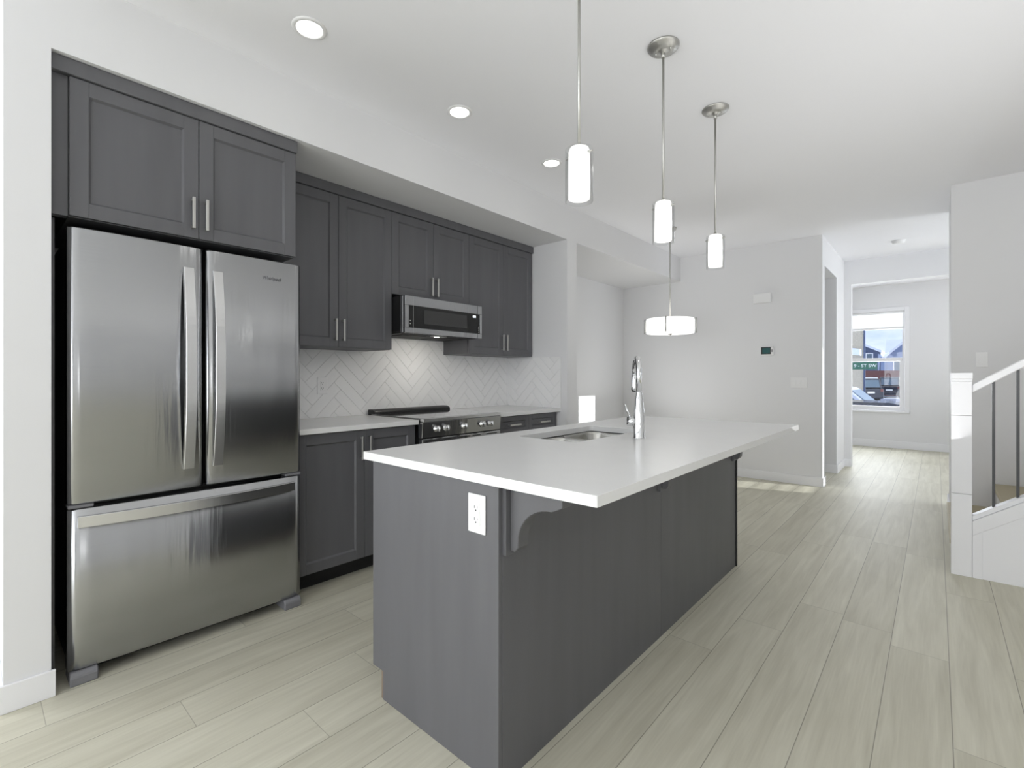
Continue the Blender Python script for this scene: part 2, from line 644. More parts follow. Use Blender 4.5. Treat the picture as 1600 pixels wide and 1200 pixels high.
wf.box(-3.72, WX0, FY, FY + 0.14, 0, CE).box(WX1, RX, FY, FY + 0.14, 0, CE)
wf.box(WX0, WX1, FY, FY + 0.14, 0, WZ0).box(WX0, WX1, FY, FY + 0.14, WZ1, CE)
struct('wall_front', wf, WALL)
# stair walls
sw = MB()
sw.box(0.09, RX, 5.3, 5.42, 0, CE).box(0.09, 0.21, 5.42, 6.131, 0, CE)
struct('wall_stair', sw, WALL, label='grey white wall beside the stairs')

# baseboards
BH, BT = 0.10, 0.012


def bb(name, x0, x1, y0, y1):
    return struct(name, B(x0, x1, y0, y1, 0, BH, 0.003), TRIM)


bl = MB()
bl.box(BX, BX + BT, 0.068, 0.217, 0, BH, 0.002).box(-3.6, BX, 0.068, 0.08, 0, BH, 0.002)
struct('baseboard_left', bl, TRIM)
bp_ = MB()
bp_.box(BX, BX + BT, 3.6, 3.767, 0, BH, 0.002)
struct('baseboard_pier', bp_, TRIM)
bf = MB()
bf.box(-3.28, HX + BT, FW - BT, FW, 0, BH, 0.002).box(HX, HX + BT, FW, 6.33, 0, BH, 0.002)
struct('baseboard_far', bf, TRIM)
bn = MB().box(-3.28, -3.268, 3.755, FW - BT, 0, BH, 0.002)
struct('baseboard_nook', bn, TRIM)
bh = MB()
bh.box(-3.28, HX + BT, 7.178, 7.19, 0, BH, 0.002).box(HX, HX + BT, 7.19, 7.818, 0, BH, 0.002).box(HX, -0.835, 7.818, 7.83, 0, BH, 0.002)
struct('baseboard_hall', bh, TRIM)
struct('baseboard_front', B(-3.6, RX, FY - BT, FY, 0, BH + 0.02, 0.002), TRIM)
bs_ = MB()
bs_.box(0.078, 0.09, 5.3, 6.143, 0, BH, 0.002).box(0.09, 0.21, 6.131, 6.143, 0, BH, 0.002)
struct('baseboard_stair', bs_, TRIM)
struct('baseboard_right', B(RX - BT, RX, -4.0, 3.95, 0, BH, 0.002), TRIM)
bk = MB()
bk.box(-3.6, -2.0, -4.0, -3.988, 0, BH, 0.002).box(1.4, RX - BT, -4.0, -3.988, 0, BH, 0.002)
struct('baseboard_back', bk, TRIM)

# ------------------------------------------------------------------ windows and the patio door
# window_1: front room, single hung
w1 = MB()
c = 0.065
w1.box(WX0 - c, WX0, FY - 0.018, FY, WZ0, WZ1 + c, 0.003).box(WX1, WX1 + c, FY - 0.018, FY, WZ0, WZ1 + c, 0.003)
w1.box(WX0, WX1, FY - 0.018, FY, WZ1, WZ1 + c, 0.003).box(WX0 - c, WX1 + c, FY - 0.03, FY, WZ0 - 0.035, WZ0, 0.004)
win1 = struct('window_1', w1, TRIM, label='white single hung window of the front room', cat='window')
f1 = MB()
y0, y1 = FY + 0.02, FY + 0.09
f1.box(WX0, WX0 + 0.03, y0, y1, WZ0, WZ1).box(WX1 - 0.03, WX1, y0, y1, WZ0, WZ1)
f1.box(WX0 + 0.03, WX1 - 0.03, y0, y1, WZ0, WZ0 + 0.03).box(WX0 + 0.03, WX1 - 0.03, y0, y1, WZ1 - 0.03, WZ1).box(WX0 + 0.03, WX1 - 0.03, y0, y1, 1.455, 1.515, 0.004)
f1.box(WX0 + 0.03, WX0 + 0.065, y0, y1 - 0.03, WZ0 + 0.03, 1.455).box(WX1 - 0.065, WX1 - 0.03, y0, y1 - 0.03, WZ0 + 0.03, 1.455)
f1.box(WX0 + 0.065, WX1 - 0.065, y0, y1 - 0.03, WZ0 + 0.03, WZ0 + 0.07)
fr1 = f1.build('window_frame', TRIM, win1)
B(WX0 + 0.03, WX1 - 0.03, FY + 0.068, FY + 0.072, 1.515, WZ1 - 0.03).build('pane', GLASS, win1)
B(WX0 + 0.065, WX1 - 0.065, FY + 0.04, FY + 0.044, WZ0 + 0.07, 1.455).build('pane', GLASS, win1)
rb = thing('roller_blind', ((WX0 + WX1) / 2, FY + 0.005, WZ1 - 0.3), 'white fabric roller blind drawn partly down at the top of the front room window', 'blind')
B(WX0 + 0.008, WX1 - 0.008, FY + 0.004, FY + 0.007, 2.03, WZ1 - 0.03).build('blind_fabric', BLINDM, rb)
B(WX0 + 0.008, WX1 - 0.008, FY - 0.002, FY + 0.014, 1.998, 2.03, 0.004).build('bottom_rail', WHITEP, rb)
B(WX0 + 0.004, WX1 - 0.004, FY - 0.012, FY + 0.018, WZ1 - 0.035, WZ1 - 0.002, 0.005).build('headrail', WHITEP, rb)

# window_2: foyer side window with a slatted blind (sun comes through it)
w2 = MB()
ya, yb_, za, zb = 6.2, 7.46, 0.8, 2.38
w2.box(RX - 0.018, RX, ya - c, ya, za, zb + c).box(RX - 0.018, RX, yb_, yb_ + c, za, zb + c).box(RX - 0.018, RX, ya, yb_, zb, zb + c).box(RX - 0.03, RX, ya - c, yb_ + c, za - 0.035, za)
win2 = struct('window_2', w2, TRIM, label='foyer side window', cat='window')
f2 = MB()
f2.box(RX + 0.06, RX + 0.11, ya, ya + 0.04, za, zb).box(RX + 0.06, RX + 0.11, yb_ - 0.04, yb_, za, zb).box(RX + 0.06, RX + 0.11, ya + 0.04, yb_ - 0.04, za, za + 0.04).box(RX + 0.06, RX + 0.11, ya + 0.04, yb_ - 0.04, zb - 0.04, zb)
f2.build('window_frame', TRIM, win2)
B(RX + 0.083, RX + 0.087, ya + 0.04, yb_ - 0.04, za + 0.04, zb - 0.04).build('pane', GLASS, win2)
vb = MB()
z = za + 0.03
while z < zb - 0.04:
    vb.box(RX + 0.005, RX + 0.045, ya + 0.01, yb_ - 0.01, z, z + 0.0025)
    z += 0.042
vbo = vb.build('slatted_blind', WHITEP)
tag(vbo, 'white horizontal slat blind hanging in the foyer side window', 'blind')

# window_3: living area side window, left of the camera
w3 = MB()
ya, yb_, za, zb = -3.0, -0.8, 0.6, 2.2
w3.box(LX, LX + 0.018, ya - c, ya, za - c, zb + c).box(LX, LX + 0.018, yb_, yb_ + c, za - c, zb + c).box(LX, LX + 0.018, ya, yb_, zb, zb + c).box(LX, LX + 0.018, ya, yb_, za - c, za)
win3 = struct('window_3', w3, TRIM, label='wide living area side window', cat='window')
f3 = MB()
f3.box(LX - 0.08, LX - 0.02, ya, ya + 0.05, za, zb).box(LX - 0.08, LX - 0.02, yb_ - 0.05, yb_, za, zb).box(LX - 0.08, LX - 0.02, -1.93, -1.87, za, zb)
for yc, yd in ((ya + 0.05, -1.93), (-1.87, yb_ - 0.05)):
    f3.box(LX - 0.08, LX - 0.02, yc, yd, za, za + 0.05).box(LX - 0.08, LX - 0.02, yc, yd, zb - 0.05, zb)
f3.build('window_frame', TRIM, win3)

# door_1: sliding patio door behind the camera
d1 = MB()
d1.box(-1.98, -1.9, -4.0, -3.982, 0, 2.33).box(1.3, 1.38, -4.0, -3.982, 0, 2.33).box(-1.9, 1.3, -4.0, -3.982, 2.25, 2.33)
dr1 = struct('door_1', d1, TRIM, label='white framed sliding patio door', cat='door')
f4 = MB()
for xa, xb in ((-1.9, -0.3), (-0.3, 1.3)):
    f4.box(xa, xa + 0.07, -4.07, -4.02, 0, 2.25).box(xb - 0.07, xb, -4.07, -4.02, 0, 2.25).box(xa + 0.07, xb - 0.07, -4.07, -4.02, 0, 0.09).box(xa + 0.07, xb - 0.07, -4.07, -4.02, 2.17, 2.25)
f4.build('door_frame', TRIM, dr1)


# ------------------------------------------------------------------ cabinets
def shaker(x, y0, y1, z0, z1, fr=0.058, th=0.02, drawer=False):
    """door facing +x, back face at x, flush with recessed centre panel"""
    mb = MB()
    y0 += 0.0015
    y1 -= 0.0015
    mb.box(x, x + th, y0, y0 + fr, z0, z1, 0.0012).box(x, x + th, y1 - fr, y1, z0, z1, 0.0012)
    mb.box(x, x + th, y0 + fr, y1 - fr, z0, z0 + fr, 0.0012).box(x, x + th, y0 + fr, y1 - fr, z1 - fr, z1, 0.0012)
    # sloped inner lip and panel
    a, b2, p = y0 + fr, y1 - fr, x + th - 0.010
    e = 0.007
    za_, zb_ = z0 + fr, z1 - fr
    mb.box(x, p, a, b2, za_, zb_)
    t = x + th - 0.0015
    mb.prism([(p, za_), (t, za_), (p, za_ + e)], a, b2, 'y')
    mb.prism([(p, zb_), (p, zb_ - e), (t, zb_)], a, b2, 'y')
    mb.prism([(p, a), (p, a + e), (t, a)], za_, zb_, 'z')
    mb.prism([(p, b2), (t, b2), (p, b2 - e)], za_, zb_, 'z')
    return mb


def pull(x, y, z, length, vertical=True, sgn=1):
    """flat bar pull standing off a face at x, facing sgn*x"""
    mb = MB()

    def bx(a, b2, y0, y1, z0, z1, bev=0.001):
        xs_ = sorted((x + sgn * a, x + sgn * b2))
        mb.box(xs_[0], xs_[1], y0, y1, z0, z1, bev)
    h = length / 2
    if vertical:
        bx(0.022, 0.030, y - 0.006, y + 0.006, z - h, z + h)
        bx(0.0, 0.024, y - 0.004, y + 0.004, z - h + 0.004, z - h + 0.014, 0)
        bx(0.0, 0.024, y - 0.004, y + 0.004, z + h - 0.014, z + h - 0.004, 0)
    else:
        bx(0.022, 0.030, y - h, y + h, z - 0.006, z + 0.006)
        bx(0.0, 0.024, y - h + 0.004, y - h + 0.014, z - 0.004, z + 0.004, 0)
        bx(0.0, 0.024, y + h - 0.014, y + h - 0.004, z - 0.004, z + 0.004, 0)
    return mb


def cabinet(name, label, cat, x0, xf, y0, y1, z0, z1, doors, hz, cz=None, gap=0.003):
    """wall cabinet: carcass from x0 to xf-0.02, doors in front"""
    t = thing(name, ((x0 + xf) / 2, (y0 + y1) / 2, z0), label, cat)
    B(x0, xf - 0.022, y0, y1, z0, z1).build('carcass', CAB, t)
    for i, (a, b2, side) in enumerate(doors):
        dz1 = cz or z1
        d = shaker(xf - 0.02, a, b2, z0 + 0.002, dz1 - 0.002).build('door', CAB, t)
        hy = b2 - 0.027 if side > 0 else a + 0.027
        pull(xf, hy, hz, 0.14).build('handle', NICKEL, d)
    return t


UX = -2.862
g_ = None
cabinet('wall_cabinet', 'tall two door charcoal wall cabinet between refrigerator cabinet and microwave', 'cabinet', KX, UX, 1.185, 2.0, 1.388, 2.37,
        [(1.185, 1.592, 1), (1.592, 2.0, -1)], 1.50)
cabinet('wall_cabinet', 'short two door charcoal wall cabinet directly above the microwave', 'cabinet', KX, UX, 2.0, 2.758, 1.785, 2.37,
        [(2.0, 2.38, 1), (2.38, 2.758, -1)], 1.88)
cabinet('wall_cabinet', 'narrow two door charcoal wall cabinet at the right end of the run', 'cabinet', KX, UX, 2.758, 3.59, 1.388, 2.37,
        [(2.758, 3.184, 1), (3.184, 3.59, -1)], 1.50)
fc = cabinet('refrigerator_cabinet', 'deep two door charcoal cabinet above the steel refrigerator', 'cabinet', KX, -2.5, 0.258, 1.148, 1.826, 2.37,
             [(0.258, 0.701, 1), (0.701, 1.148, -1)], 1.936)
B(-2.56, -2.515, 0.207, 0.256, 1.826, 2.37).build('filler_strip', CAB, fc)
B(KX, -2.49, 0.207, 1.152, 2.371, SO - 0.002, 0.002).build('crown', CAB, fc)
cm = B(KX, UX + 0.012, 1.156, 3.598, 2.371, SO - 0.002, 0.002).build('crown_molding', CAB)
tag(cm, 'long flat charcoal crown board along the top of the wall cabinets', 'molding')
# dark gable panel left of the refrigerator
gp = B(KX, -2.56, 0.207, 0.222, 0, 1.82).build('end_gable_panel', CAB)
tag(gp, 'tall dark panel in the gap between the wall end and refrigerator', 'panel')

# base cabinets
DX = -2.575


def base_cabinet(label, y0, y1):
    t = thing('base_cabinet', ((KX + DX) / 2, (y0 + y1) / 2, 0), label, 'cabinet')
    B(KX, DX - 0.022, y0, y1, 0.10, CU).build('carcass', CAB, t)
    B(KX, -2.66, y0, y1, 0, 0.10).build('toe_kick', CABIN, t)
    return t


t = base_cabinet('charcoal base cabinet with two tall doors between refrigerator and range', 1.18, 2.0)
d = shaker(DX - 0.02, 1.18, 1.605, 0.105, CU - 0.006).build('door', CAB, t)
pull(DX, 1.575, 0.77, 0.14).build('handle', NICKEL, d)
d = shaker(DX - 0.02, 1.605, 1.985, 0.105, CU - 0.006).build('door', CAB, t)
pull(DX, 1.632, 0.77, 0.14).build('handle', NICKEL, d)
t = base_cabinet('charcoal base cabinet with two top drawers right of the range', 2.775, 3.597)
for a, b2, s_ in ((2.78, 3.19, 1), (3.19, 3.585, -1)):
    d = shaker(DX - 0.02, a, b2, 0.735, CU - 0.006, fr=0.04).build('drawer', CAB, t)
    pull(DX, (a + b2) / 2, 0.805, 0.14, False).build('handle', NICKEL, d)
    d = shaker(DX - 0.02, a, b2, 0.105, 0.73).build('door', CAB, t)
    pull(DX, b2 - 0.03 if s_ > 0 else a + 0.03, 0.63, 0.14).build('handle', NICKEL, d)

# worktops on the wall run
o = B(KX, -2.545, 1.17, 1.992, CU, CT, 0.002).build('countertop', QUARTZ)
tag(o, 'short white quartz worktop between refrigerator and range', 'countertop')
o = B(KX, -2.535, 2.768, 3.598, CU, CT, 0.002).build('countertop', QUARTZ)
tag(o, 'short white quartz worktop right of the range against the pier', 'countertop')


# backsplash: herringbone tiles, clipped to the wall
def clip(poly, a0, a1, b0, b1):
    def cut(p, ax, lim, keep_less):
        r = []
        for i in range(len(p)):
            u, v = p[i], p[(i + 1) % len(p)]
            iu = (u[ax] <= lim) == keep_less or u[ax] == lim
            iv = (v[ax] <= lim) == keep_less or v[ax] == lim
            if iu:
                r.append(u)
            if iu != iv:
                t_ = (lim - u[ax]) / (v[ax] - u[ax])
                q = [u[0] + t_ * (v[0] - u[0]), u[1] + t_ * (v[1] - u[1])]
                q[ax] = lim
                r.append(tuple(q))
        return r
    for ax, lim, less in ((0, a1, True), (0, a0, False), (1, b1, True), (1, b0, False)):
        if len(poly) < 3:
            return []
        poly = cut(poly, ax, lim, less)
    return poly


def herringbone(rects, tw=0.075, tl=0.30, gr=0.0025, gap=None):
    out = []
    r2 = math.sqrt(0.5)
    n = int(round(tl / tw))
    for i in range(-60, 60):
        for j in range(-16, 16):
            # horizontal tile at (i*tw + j*2*tl...) classical herringbone lattice
            for kind in (0, 1):
                ox = i * tw + j * 2 * tl
                oy = -i * tw if False else i * tw
                if kind == 0:
                    a, b2, cc, dd = ox, ox + tl, oy, oy + tw
                else:
                    a, b2, cc, dd = ox + tl, ox + tl + tw, oy - tl + tw, oy + tw
                    a, b2 = ox - tw + 0.0, ox
                    cc, dd = oy, oy + tl
                q = [(a + gr / 2, cc + gr / 2), (b2 - gr / 2, cc + gr / 2), (b2 - gr / 2, dd - gr / 2), (a + gr / 2, dd - gr / 2)]
                out.append([((u - v) * r2, (u + v) * r2) for u, v in q])
    return out


def backsplash(name, label, rects, plane, axis):
    mb = MB()
    tiles = herringbone(None)
    for a0, a1, b0, b1 in rects:
        for q in tiles:
            p = clip([(u + 2.0, v + 1.0) for u, v in q], a0, a1, b0, b1)
            if len(p) >= 3:
                ar = 0
                for i in range(len(p)):
                    ar += p[i][0] * p[(i + 1) % len(p)][1] - p[(i + 1) % len(p)][0] * p[i][1]
                if abs(ar) > 2e-5:
                    if axis == 'x':
                        mb.prism(p, plane + 0.004, plane + 0.008, 'x', m=TILE)
                    else:
                        mb.prism([(-2.0 + (u - 2.0) - 0.6, v) for u, v in p], plane - 0.008, plane - 0.004, 'y', m=TILE)
        if axis == 'x':
            mb.box(plane, plane + 0.0045, a0, a1, b0, b1, 0, m=GROUT)
        else:
            mb.box(-4.6 + a0, -4.6 + a1, plane - 0.0045, plane, b0, b1, 0, m=GROUT)
    return tag(mb.build(name, TILE), label, 'backsplash')


backsplash('tile_backsplash', 'white herringbone tile backsplash behind the range and worktops',
           [(1.17, 2.0, CT + 0.001, 1.387), (2.0, 2.758, CT + 0.001, 1.50), (2.758, 3.59, CT + 0.001, 1.387)], KX, 'x')
sb = MB()
sb.box(KX + 0.009, -2.53, 3.5905, 3.598, CT + 0.001, 1.38, 0.001, m=TILE)
backsplash('tile_backsplash', 'white tile return on the side of the pier at right end of worktop',
           [(4.6 + KX + 0.009, 4.6 - 2.53, CT + 0.001, 1.38)], 3.598, 'y')
sb.bm.free()

# ------------------------------------------------------------------ refrigerator
FX = -2.48
fr = thing('refrigerator', (-2.83, 0.707, 0), 'large french door stainless steel refrigerator with bottom freezer drawer', 'refrigerator')
B(-3.16, -2.555, 0.262, 1.158, 0.05, 1.765, 0.004).build('cabinet_body', BLACKP, fr)


def curved_front(y0, y1, z0, z1, bulge, xb=-2.548):
    n = 24
    pts = [(xb, y0)]
    for k in range(n + 1):
        u = k / n
        yy = y0 + (y1 - y0) * u
        e = min(u, 1 - u) * (y1 - y0)
        r = 0.012
        dx = 0 if e >= r else -(r - math.sqrt(max(0, r * r - (r - e) ** 2)))
        pts.append((FX - 0.0 + bulge * (1 - (2 * u - 1) ** 2) - bulge + dx, yy))
    # finer corner points
    pts.append((xb, y1))
    mb = MB()
    bm2 = bmesh.new()
    zz = [z0, z0 + 0.006, z1 - 0.006, z1]
    ins = [0.006, 0, 0, 0.006]
    rings = []
    for zk, s_ in zip(zz, ins):
        ring = []
        for (px, py) in pts:
            ring.append(bm2.verts.new((px - (s_ if px > xb else 0), py, zk)))
        rings.append(ring)
    m_ = len(pts)
    for A, Bq in zip(rings, rings[1:]):
        for k in range(m_):
            f = bm2.faces.new([A[k], A[(k + 1) % m_], Bq[(k + 1) % m_], Bq[k]])
            f.smooth = 0 < k < m_ - 2
    bm2.faces.new(rings[0])
    bm2.faces.new(rings[-1])
    bmesh.ops.recalc_face_normals(bm2, faces=bm2.faces[:])
    mb.merge(bm2)
    return mb


def bow_handle_v(y0, y1, z0, z1, out):
    n = 28
    o_, i_ = [], []
    for k in range(n + 1):
        u = k / n
        z_ = z0 + (z1 - z0) * u
        b_ = 1 - abs(2 * u - 1) ** 2.2
        o_.append((FX + 0.018 + out * b_, z_))
        i_.append((FX - 0.004 + (out - 0.002) * (1 - abs(2 * u - 1) ** 1.6) if 0.02 < u < 0.98 else FX - 0.006, z_))
    return MB().prism(o_ + i_[::-1], y0, y1, 'y', 0.0012, smooth=False)


dl = curved_front(0.252, 0.716, 0.700, 1.784, 0.006).build('door', STEEL, fr)
dl['label'] = 'left refrigerator door'
dr = curved_front(0.726, 1.168, 0.700, 1.784, 0.006).build('door', STEEL, fr)
dr['label'] = 'right refrigerator door with a small badge'
fdw = curved_front(0.252, 1.168, 0.052, 0.682, 0.006).build('freezer_drawer', STEEL, fr)
h = bow_handle_v(0.632, 0.672, 0.79, 1.685, 0.042).build('handle', STEELB, dl)
h = bow_handle_v(0.748, 0.788, 0.79, 1.685, 0.042).build('handle', STEELB, dr)
# horizontal drawer handle
n = 28
o_, i_ = [], []
for k in range(n + 1):
    u = k / n
    yy = 0.280 + (1.128 - 0.280) * u
    bq = 1 - abs(2 * u - 1) ** 2.2
    o_.append((FX + 0.016 + 0.040 * bq, yy))
    i_.append((FX - 0.004 + 0.038 * (1 - abs(2 * u - 1) ** 1.6) if 0.02 < u < 0.98 else FX - 0.006, yy))
MB().prism(o_ + i_[::-1], 0.612, 0.655, 'z', 0.0012).build('handle', STEELB, fdw)
B(-2.62, -2.545, 0.27, 1.15, 0.685, 0.697).build('door_gap_gasket', BLACKP, fr)
for y0 in (0.254, 1.09):
    B(-2.56, -2.49, y0, y0 + 0.078, 0.684, 0.698, 0.003).build('hinge', GREYP, fr)
for y0 in (0.262, 1.07):
    B(-2.62, -2.52, y0, y0 + 0.085, 1.767, 1.787, 0.005).build('hinge_cover', GREYP, fr)
for y0 in (0.258, 1.078):
    MB().prism([(-2.60, 0.0), (-2.472, 0.0), (-2.470, 0.036), (-2.484, 0.052), (-2.60, 0.052)], y0, y0 + 0.085, 'y', 0.004).build('foot_cover', GREYP, fr)
kg = MB()
kg.box(-2.60, -2.57, 0.345, 1.076, 0.012, 0.05)
for k in range(4):
    kg.box(-2.57, -2.564, 0.345, 1.076, 0.014 + k * 0.009, 0.018 + k * 0.009)
kg.build('kick_grille', BLACKP, fr)
text_mesh('badge', 'Whirlpool', 0.022, 0.0008, Matrix.Translation((FX + 0.0006, 1.018, 1.692)) @ FACE_PX, GREYP, dr)

# ------------------------------------------------------------------ range
RXF = -2.51
RY0, RY1 = 1.997, 2.763
rg = thing('range', (-2.84, 2.38, 0), 'stainless slide-in electric range with glass top and five knobs', 'range')
B(-3.15, RXF - 0.045, RY0 + 0.004, RY1 - 0.004, 0.08, 0.905, 0.002).build('body', BLACKP, rg)
ct = MB()
ct.box(-3.12, RXF - 0.03, RY0, RY1, 0.906, 0.921, 0.003, m=COOKTOP)
ct.box(RXF - 0.03, RXF + 0.002, RY0, RY1, 0.898, 0.921, 0.003, m=STEELB)
ct.build('cooktop', COOKTOP, rg)
vt = MB()
vt.prism([(-3.18, 0.905), (-3.085, 0.905), (-3.09, 0.938), (-3.12, 0.951), (-3.18, 0.951)], RY0 + 0.01, RY1 - 0.01, 'y', 0.004)
vt.box(-3.105, -3.083, RY0 + 0.06, RY1 - 0.06, 0.926, 0.932)
vt.build('rear_vent_trim', BLACKP, rg)
cp = MB().prism([(RXF - 0.06, 0.79), (RXF - 0.012, 0.79), (RXF, 0.897), (RXF - 0.06, 0.897)], RY0, RY1, 'y', 0.002).build('control_panel', STEEL, rg)
for yy in (2.115, 2.20, 2.37, 2.555, 2.64):
    mx = Matrix.Rotation(PI / 2 - 0.11, 4, 'Y')
    kb = MB().lathe([(0.024, 0), (0.024, 0.006), (0.019, 0.008), (0.0185, 0.030), (0.016, 0.033), (0.0, 0.033)], (RXF - 0.008, yy, 0.846), 24, mx).build('knob', STEELB, cp)
    B(RXF + 0.006, RXF + 0.034, yy - 0.0035, yy + 0.0035, 0.828, 0.864, 0.001).build('knob_grip', STEELB, kb)
od = MB()
od.box(RXF - 0.05, RXF - 0.006, RY0 + 0.002, RY1 - 0.002, 0.20, 0.783, 0.004, m=STEEL)
od.box(RXF - 0.01, RXF - 0.004, RY0 + 0.09, RY1 - 0.09, 0.30, 0.63, 0.002, m=MWGLASS)
for k in range(5):
    a = RY0 + 0.035 + k * 0.143
    od.box(RXF - 0.008, RXF - 0.0045, a, a + (0.115 if k not in (1, 3) else 0.08), 0.765, 0.772, 0, m=SLOT)
odo = od.build('oven_door', STEEL, rg)
oh = MB().tube([(RXF + 0.045, RY0 + 0.05, 0.725), (RXF + 0.045, RY1 - 0.05, 0.725)], 0.013, 14)
oh.box(RXF - 0.008, RXF + 0.05, RY0 + 0.055, RY0 + 0.075, 0.715, 0.735).box(RXF - 0.008, RXF + 0.05, RY1 - 0.075, RY1 - 0.055, 0.715, 0.735)
oh.build('handle', STEELB, odo)
B(RXF - 0.05, RXF - 0.008, RY0 + 0.002, RY1 - 0.002, 0.085, 0.193, 0.004).build('bottom_drawer', STEEL, rg)
B(-3.12, -2.62, RY0 + 0.02, RY1 - 0.02, 0.0, 0.079).build('base', BLACKP, rg)

# ------------------------------------------------------------------ microwave
MX, MZ0, MZ1 = -2.71, 1.503, 1.762
MY0, MY1 = 2.004, 2.755
mw = thing('microwave', (-2.95, 2.38, MZ0), 'low profile stainless over-range microwave with dark glass front', 'microwave')
B(KX + 0.009, MX - 0.062, MY0, MY1, MZ0 + 0.012, MZ1).build('housing', BLACKP, mw)
B(MX - 0.061, MX - 0.032, MY0, MY1, MZ0 + 0.004, MZ1, 0.002).build('front_collar', STEEL, mw)
md = MB()
x0, x1 = MX - 0.03, MX
md.box(x0, x1, MY0, MY1, MZ1 - 0.067, MZ1, 0.002).box(x0, x1, MY0, MY1, MZ0, MZ0 + 0.038, 0.002)
md.box(x0, x1, MY0, MY0 + 0.03, MZ0 + 0.038, MZ1 - 0.067, 0.001).box(x0, x1, MY1 - 0.024, MY1, MZ0 + 0.038, MZ1 - 0.067, 0.001)
mdo = md.build('door', STEEL, mw)
B(x0, x1 - 0.003, MY0 + 0.03, MY1 - 0.024, MZ0 + 0.038, MZ1 - 0.067).build('glass_front', MWGLASS, mdo)
B(x1 - 0.003, x1 - 0.0015, MY0 + 0.165, MY1 - 0.165, MZ0 + 0.072, MZ1 - 0.088).build('viewing_window', MWIN, mdo)
for yy in (MY0 + 0.068, MY1 - 0.05):
    B(x1 - 0.003, x1 + 0.0004, yy, yy + 0.002, MZ0, MZ1 - 0.001).build('panel_seam', STEELB if yy < 2.3 else SLOT, mdo)
ic = MB()
for k in range(2):
    ic.box(x1 - 0.003, x1 - 0.0015, MY1 - 0.10 + k * 0.018, MY1 - 0.086 + k * 0.018, MZ1 - 0.098, MZ1 - 0.08)
ic.build('clock_display', DISPLAY, mdo)
for k in range(2):
    B(x1 - 0.003, x1 - 0.0012, MY0 + 0.040, MY0 + 0.048, MZ0 + 0.062 + k * 0.022, MZ0 + 0.067 + k * 0.022).build('button', NICKEL, mdo)
for k in range(4):
    B(x1 - 0.003, x1 - 0.0012, MY1 - 0.04, MY1 - 0.031, MZ0 + 0.046 + k * 0.014, MZ0 + 0.051 + k * 0.014).build('button', NICKEL, mdo)
uv = MB()
uv.box(KX + 0.02, MX - 0.065, MY0 + 0.01, MY1 - 0.01, MZ0, MZ0 + 0.012)
for k in range(2):
    uv.box(-3.1, -2.85, MY0 + 0.08 + k * 0.36, MY0 + 0.29 + k * 0.36, MZ0 - 0.004, MZ0 + 0.001)
uv.build('underside_filter', SLOT, mw)
B(-2.84, -2.79, 2.33, 2.45, MZ0 - 0.003, MZ0 + 0.001).build('task_lamp', OPAL, mw)
area('microwave_task_light', (-2.815, 2.39, MZ0 - 0.008), (-0.25, 0, -1), 0.05, 0.12, 2.0, (1.0, 0.95, 0.86))

# ------------------------------------------------------------------ island
IX0, IX1, IY0, IY1 = -1.592, -0.943, 1.028, 3.262
isl = thing('kitchen_island', ((IX0 + IX1) / 2, (IY0 + IY1) / 2, 0), 'long charcoal kitchen island base under white worktop', 'kitchen island')
TK = 0.105
B(IX0 + 0.022, IX1 - 0.02, IY0 + 0.016, IY1 - 0.016, TK, 0.62).build('carcass', CAB, isl)
ep = [(IX0, TK), (IX0, CU), (IX1 - 0.001, CU), (IX1 - 0.001, 0), (IX0 + 0.066, 0), (IX0 + 0.066, TK)]
e1 = MB().prism(ep, IY0, IY0 + 0.015, 'y', 0.0008).build('end_panel', CAB, isl)
MB().prism(ep, IY1 - 0.015, IY1, 'y', 0.0008).build('end_panel', CAB, isl)
SEAM = 2.137
B(IX1 - 0.018, IX1, IY0 + 0.0155, SEAM - 0.001, 0, CU, 0.0008).build('back_panel', CAB, isl)
B(IX1 - 0.018, IX1, SEAM + 0.001, IY1 - 0.016, 0, CU, 0.0008).build('back_panel', CAB, isl)
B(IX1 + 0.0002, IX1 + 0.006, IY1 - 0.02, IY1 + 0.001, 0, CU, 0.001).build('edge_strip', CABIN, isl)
tk = B(IX0 + 0.052, IX0 + 0.065, IY0 + 0.003, IY1 - 0.003, 0, TK - 0.002).build('toe_kick', KICKM, isl)
ys_ = [IY0 + 0.017, 1.58, 1.77, 2.10, 2.43, 2.83, IY1 - 0.017]
for a, b2 in zip(ys_, ys_[1:]):
    dmb = shaker(-0.02, a, b2, TK + 0.003, CU - 0.006)
    for v in dmb.bm.verts:
        v.co.x = IX0 + 0.02 - (v.co.x + 0.02)
    bmesh.ops.recalc_face_normals(dmb.bm, faces=dmb.bm.faces[:])
    d = dmb.build('door', CAB, isl)
    pull(IX0, (a + b2) / 2, 0.80, 0.14, False, -1).build('handle', NICKEL, d)


def corbel(y):
    """bracket carrying the worktop overhang; y = near edge of its back plate"""
    pl = B(IX1, IX1 + 0.013, y, y + 0.088, 0.676, CU - 0.001, 0.001).build('corbel', CAB, isl)
    xa = IX1 + 0.013
    pts = [(xa, CU - 0.001), (xa + 0.185, CU - 0.001), (xa + 0.185, 0.845)]
    pts.append((xa + 0.172, 0.838))
    # concave sweep
    for k in range(13):
        a = PI / 2 * k / 12
        pts.append((xa + 0.150 - 0.120 * math.sin(a), 0.720 + 0.108 * math.cos(a)))
    pts += [(xa + 0.028, 0.70), (xa + 0.018, 0.688), (xa, 0.688)]
    MB().prism(pts, y + 0.019, y + 0.069, 'y', 0.002).build('bracket_arm', CAB, pl)


corbel(1.0445)
corbel(2.098)
corbel(3.165)

# island worktop with the sink cut-out
IT = (-1.637, -0.607, 1.012, 3.30)
SKX0, SKX1, SKY0, SKY1 = -1.50, -1.165, 1.77, 2.43


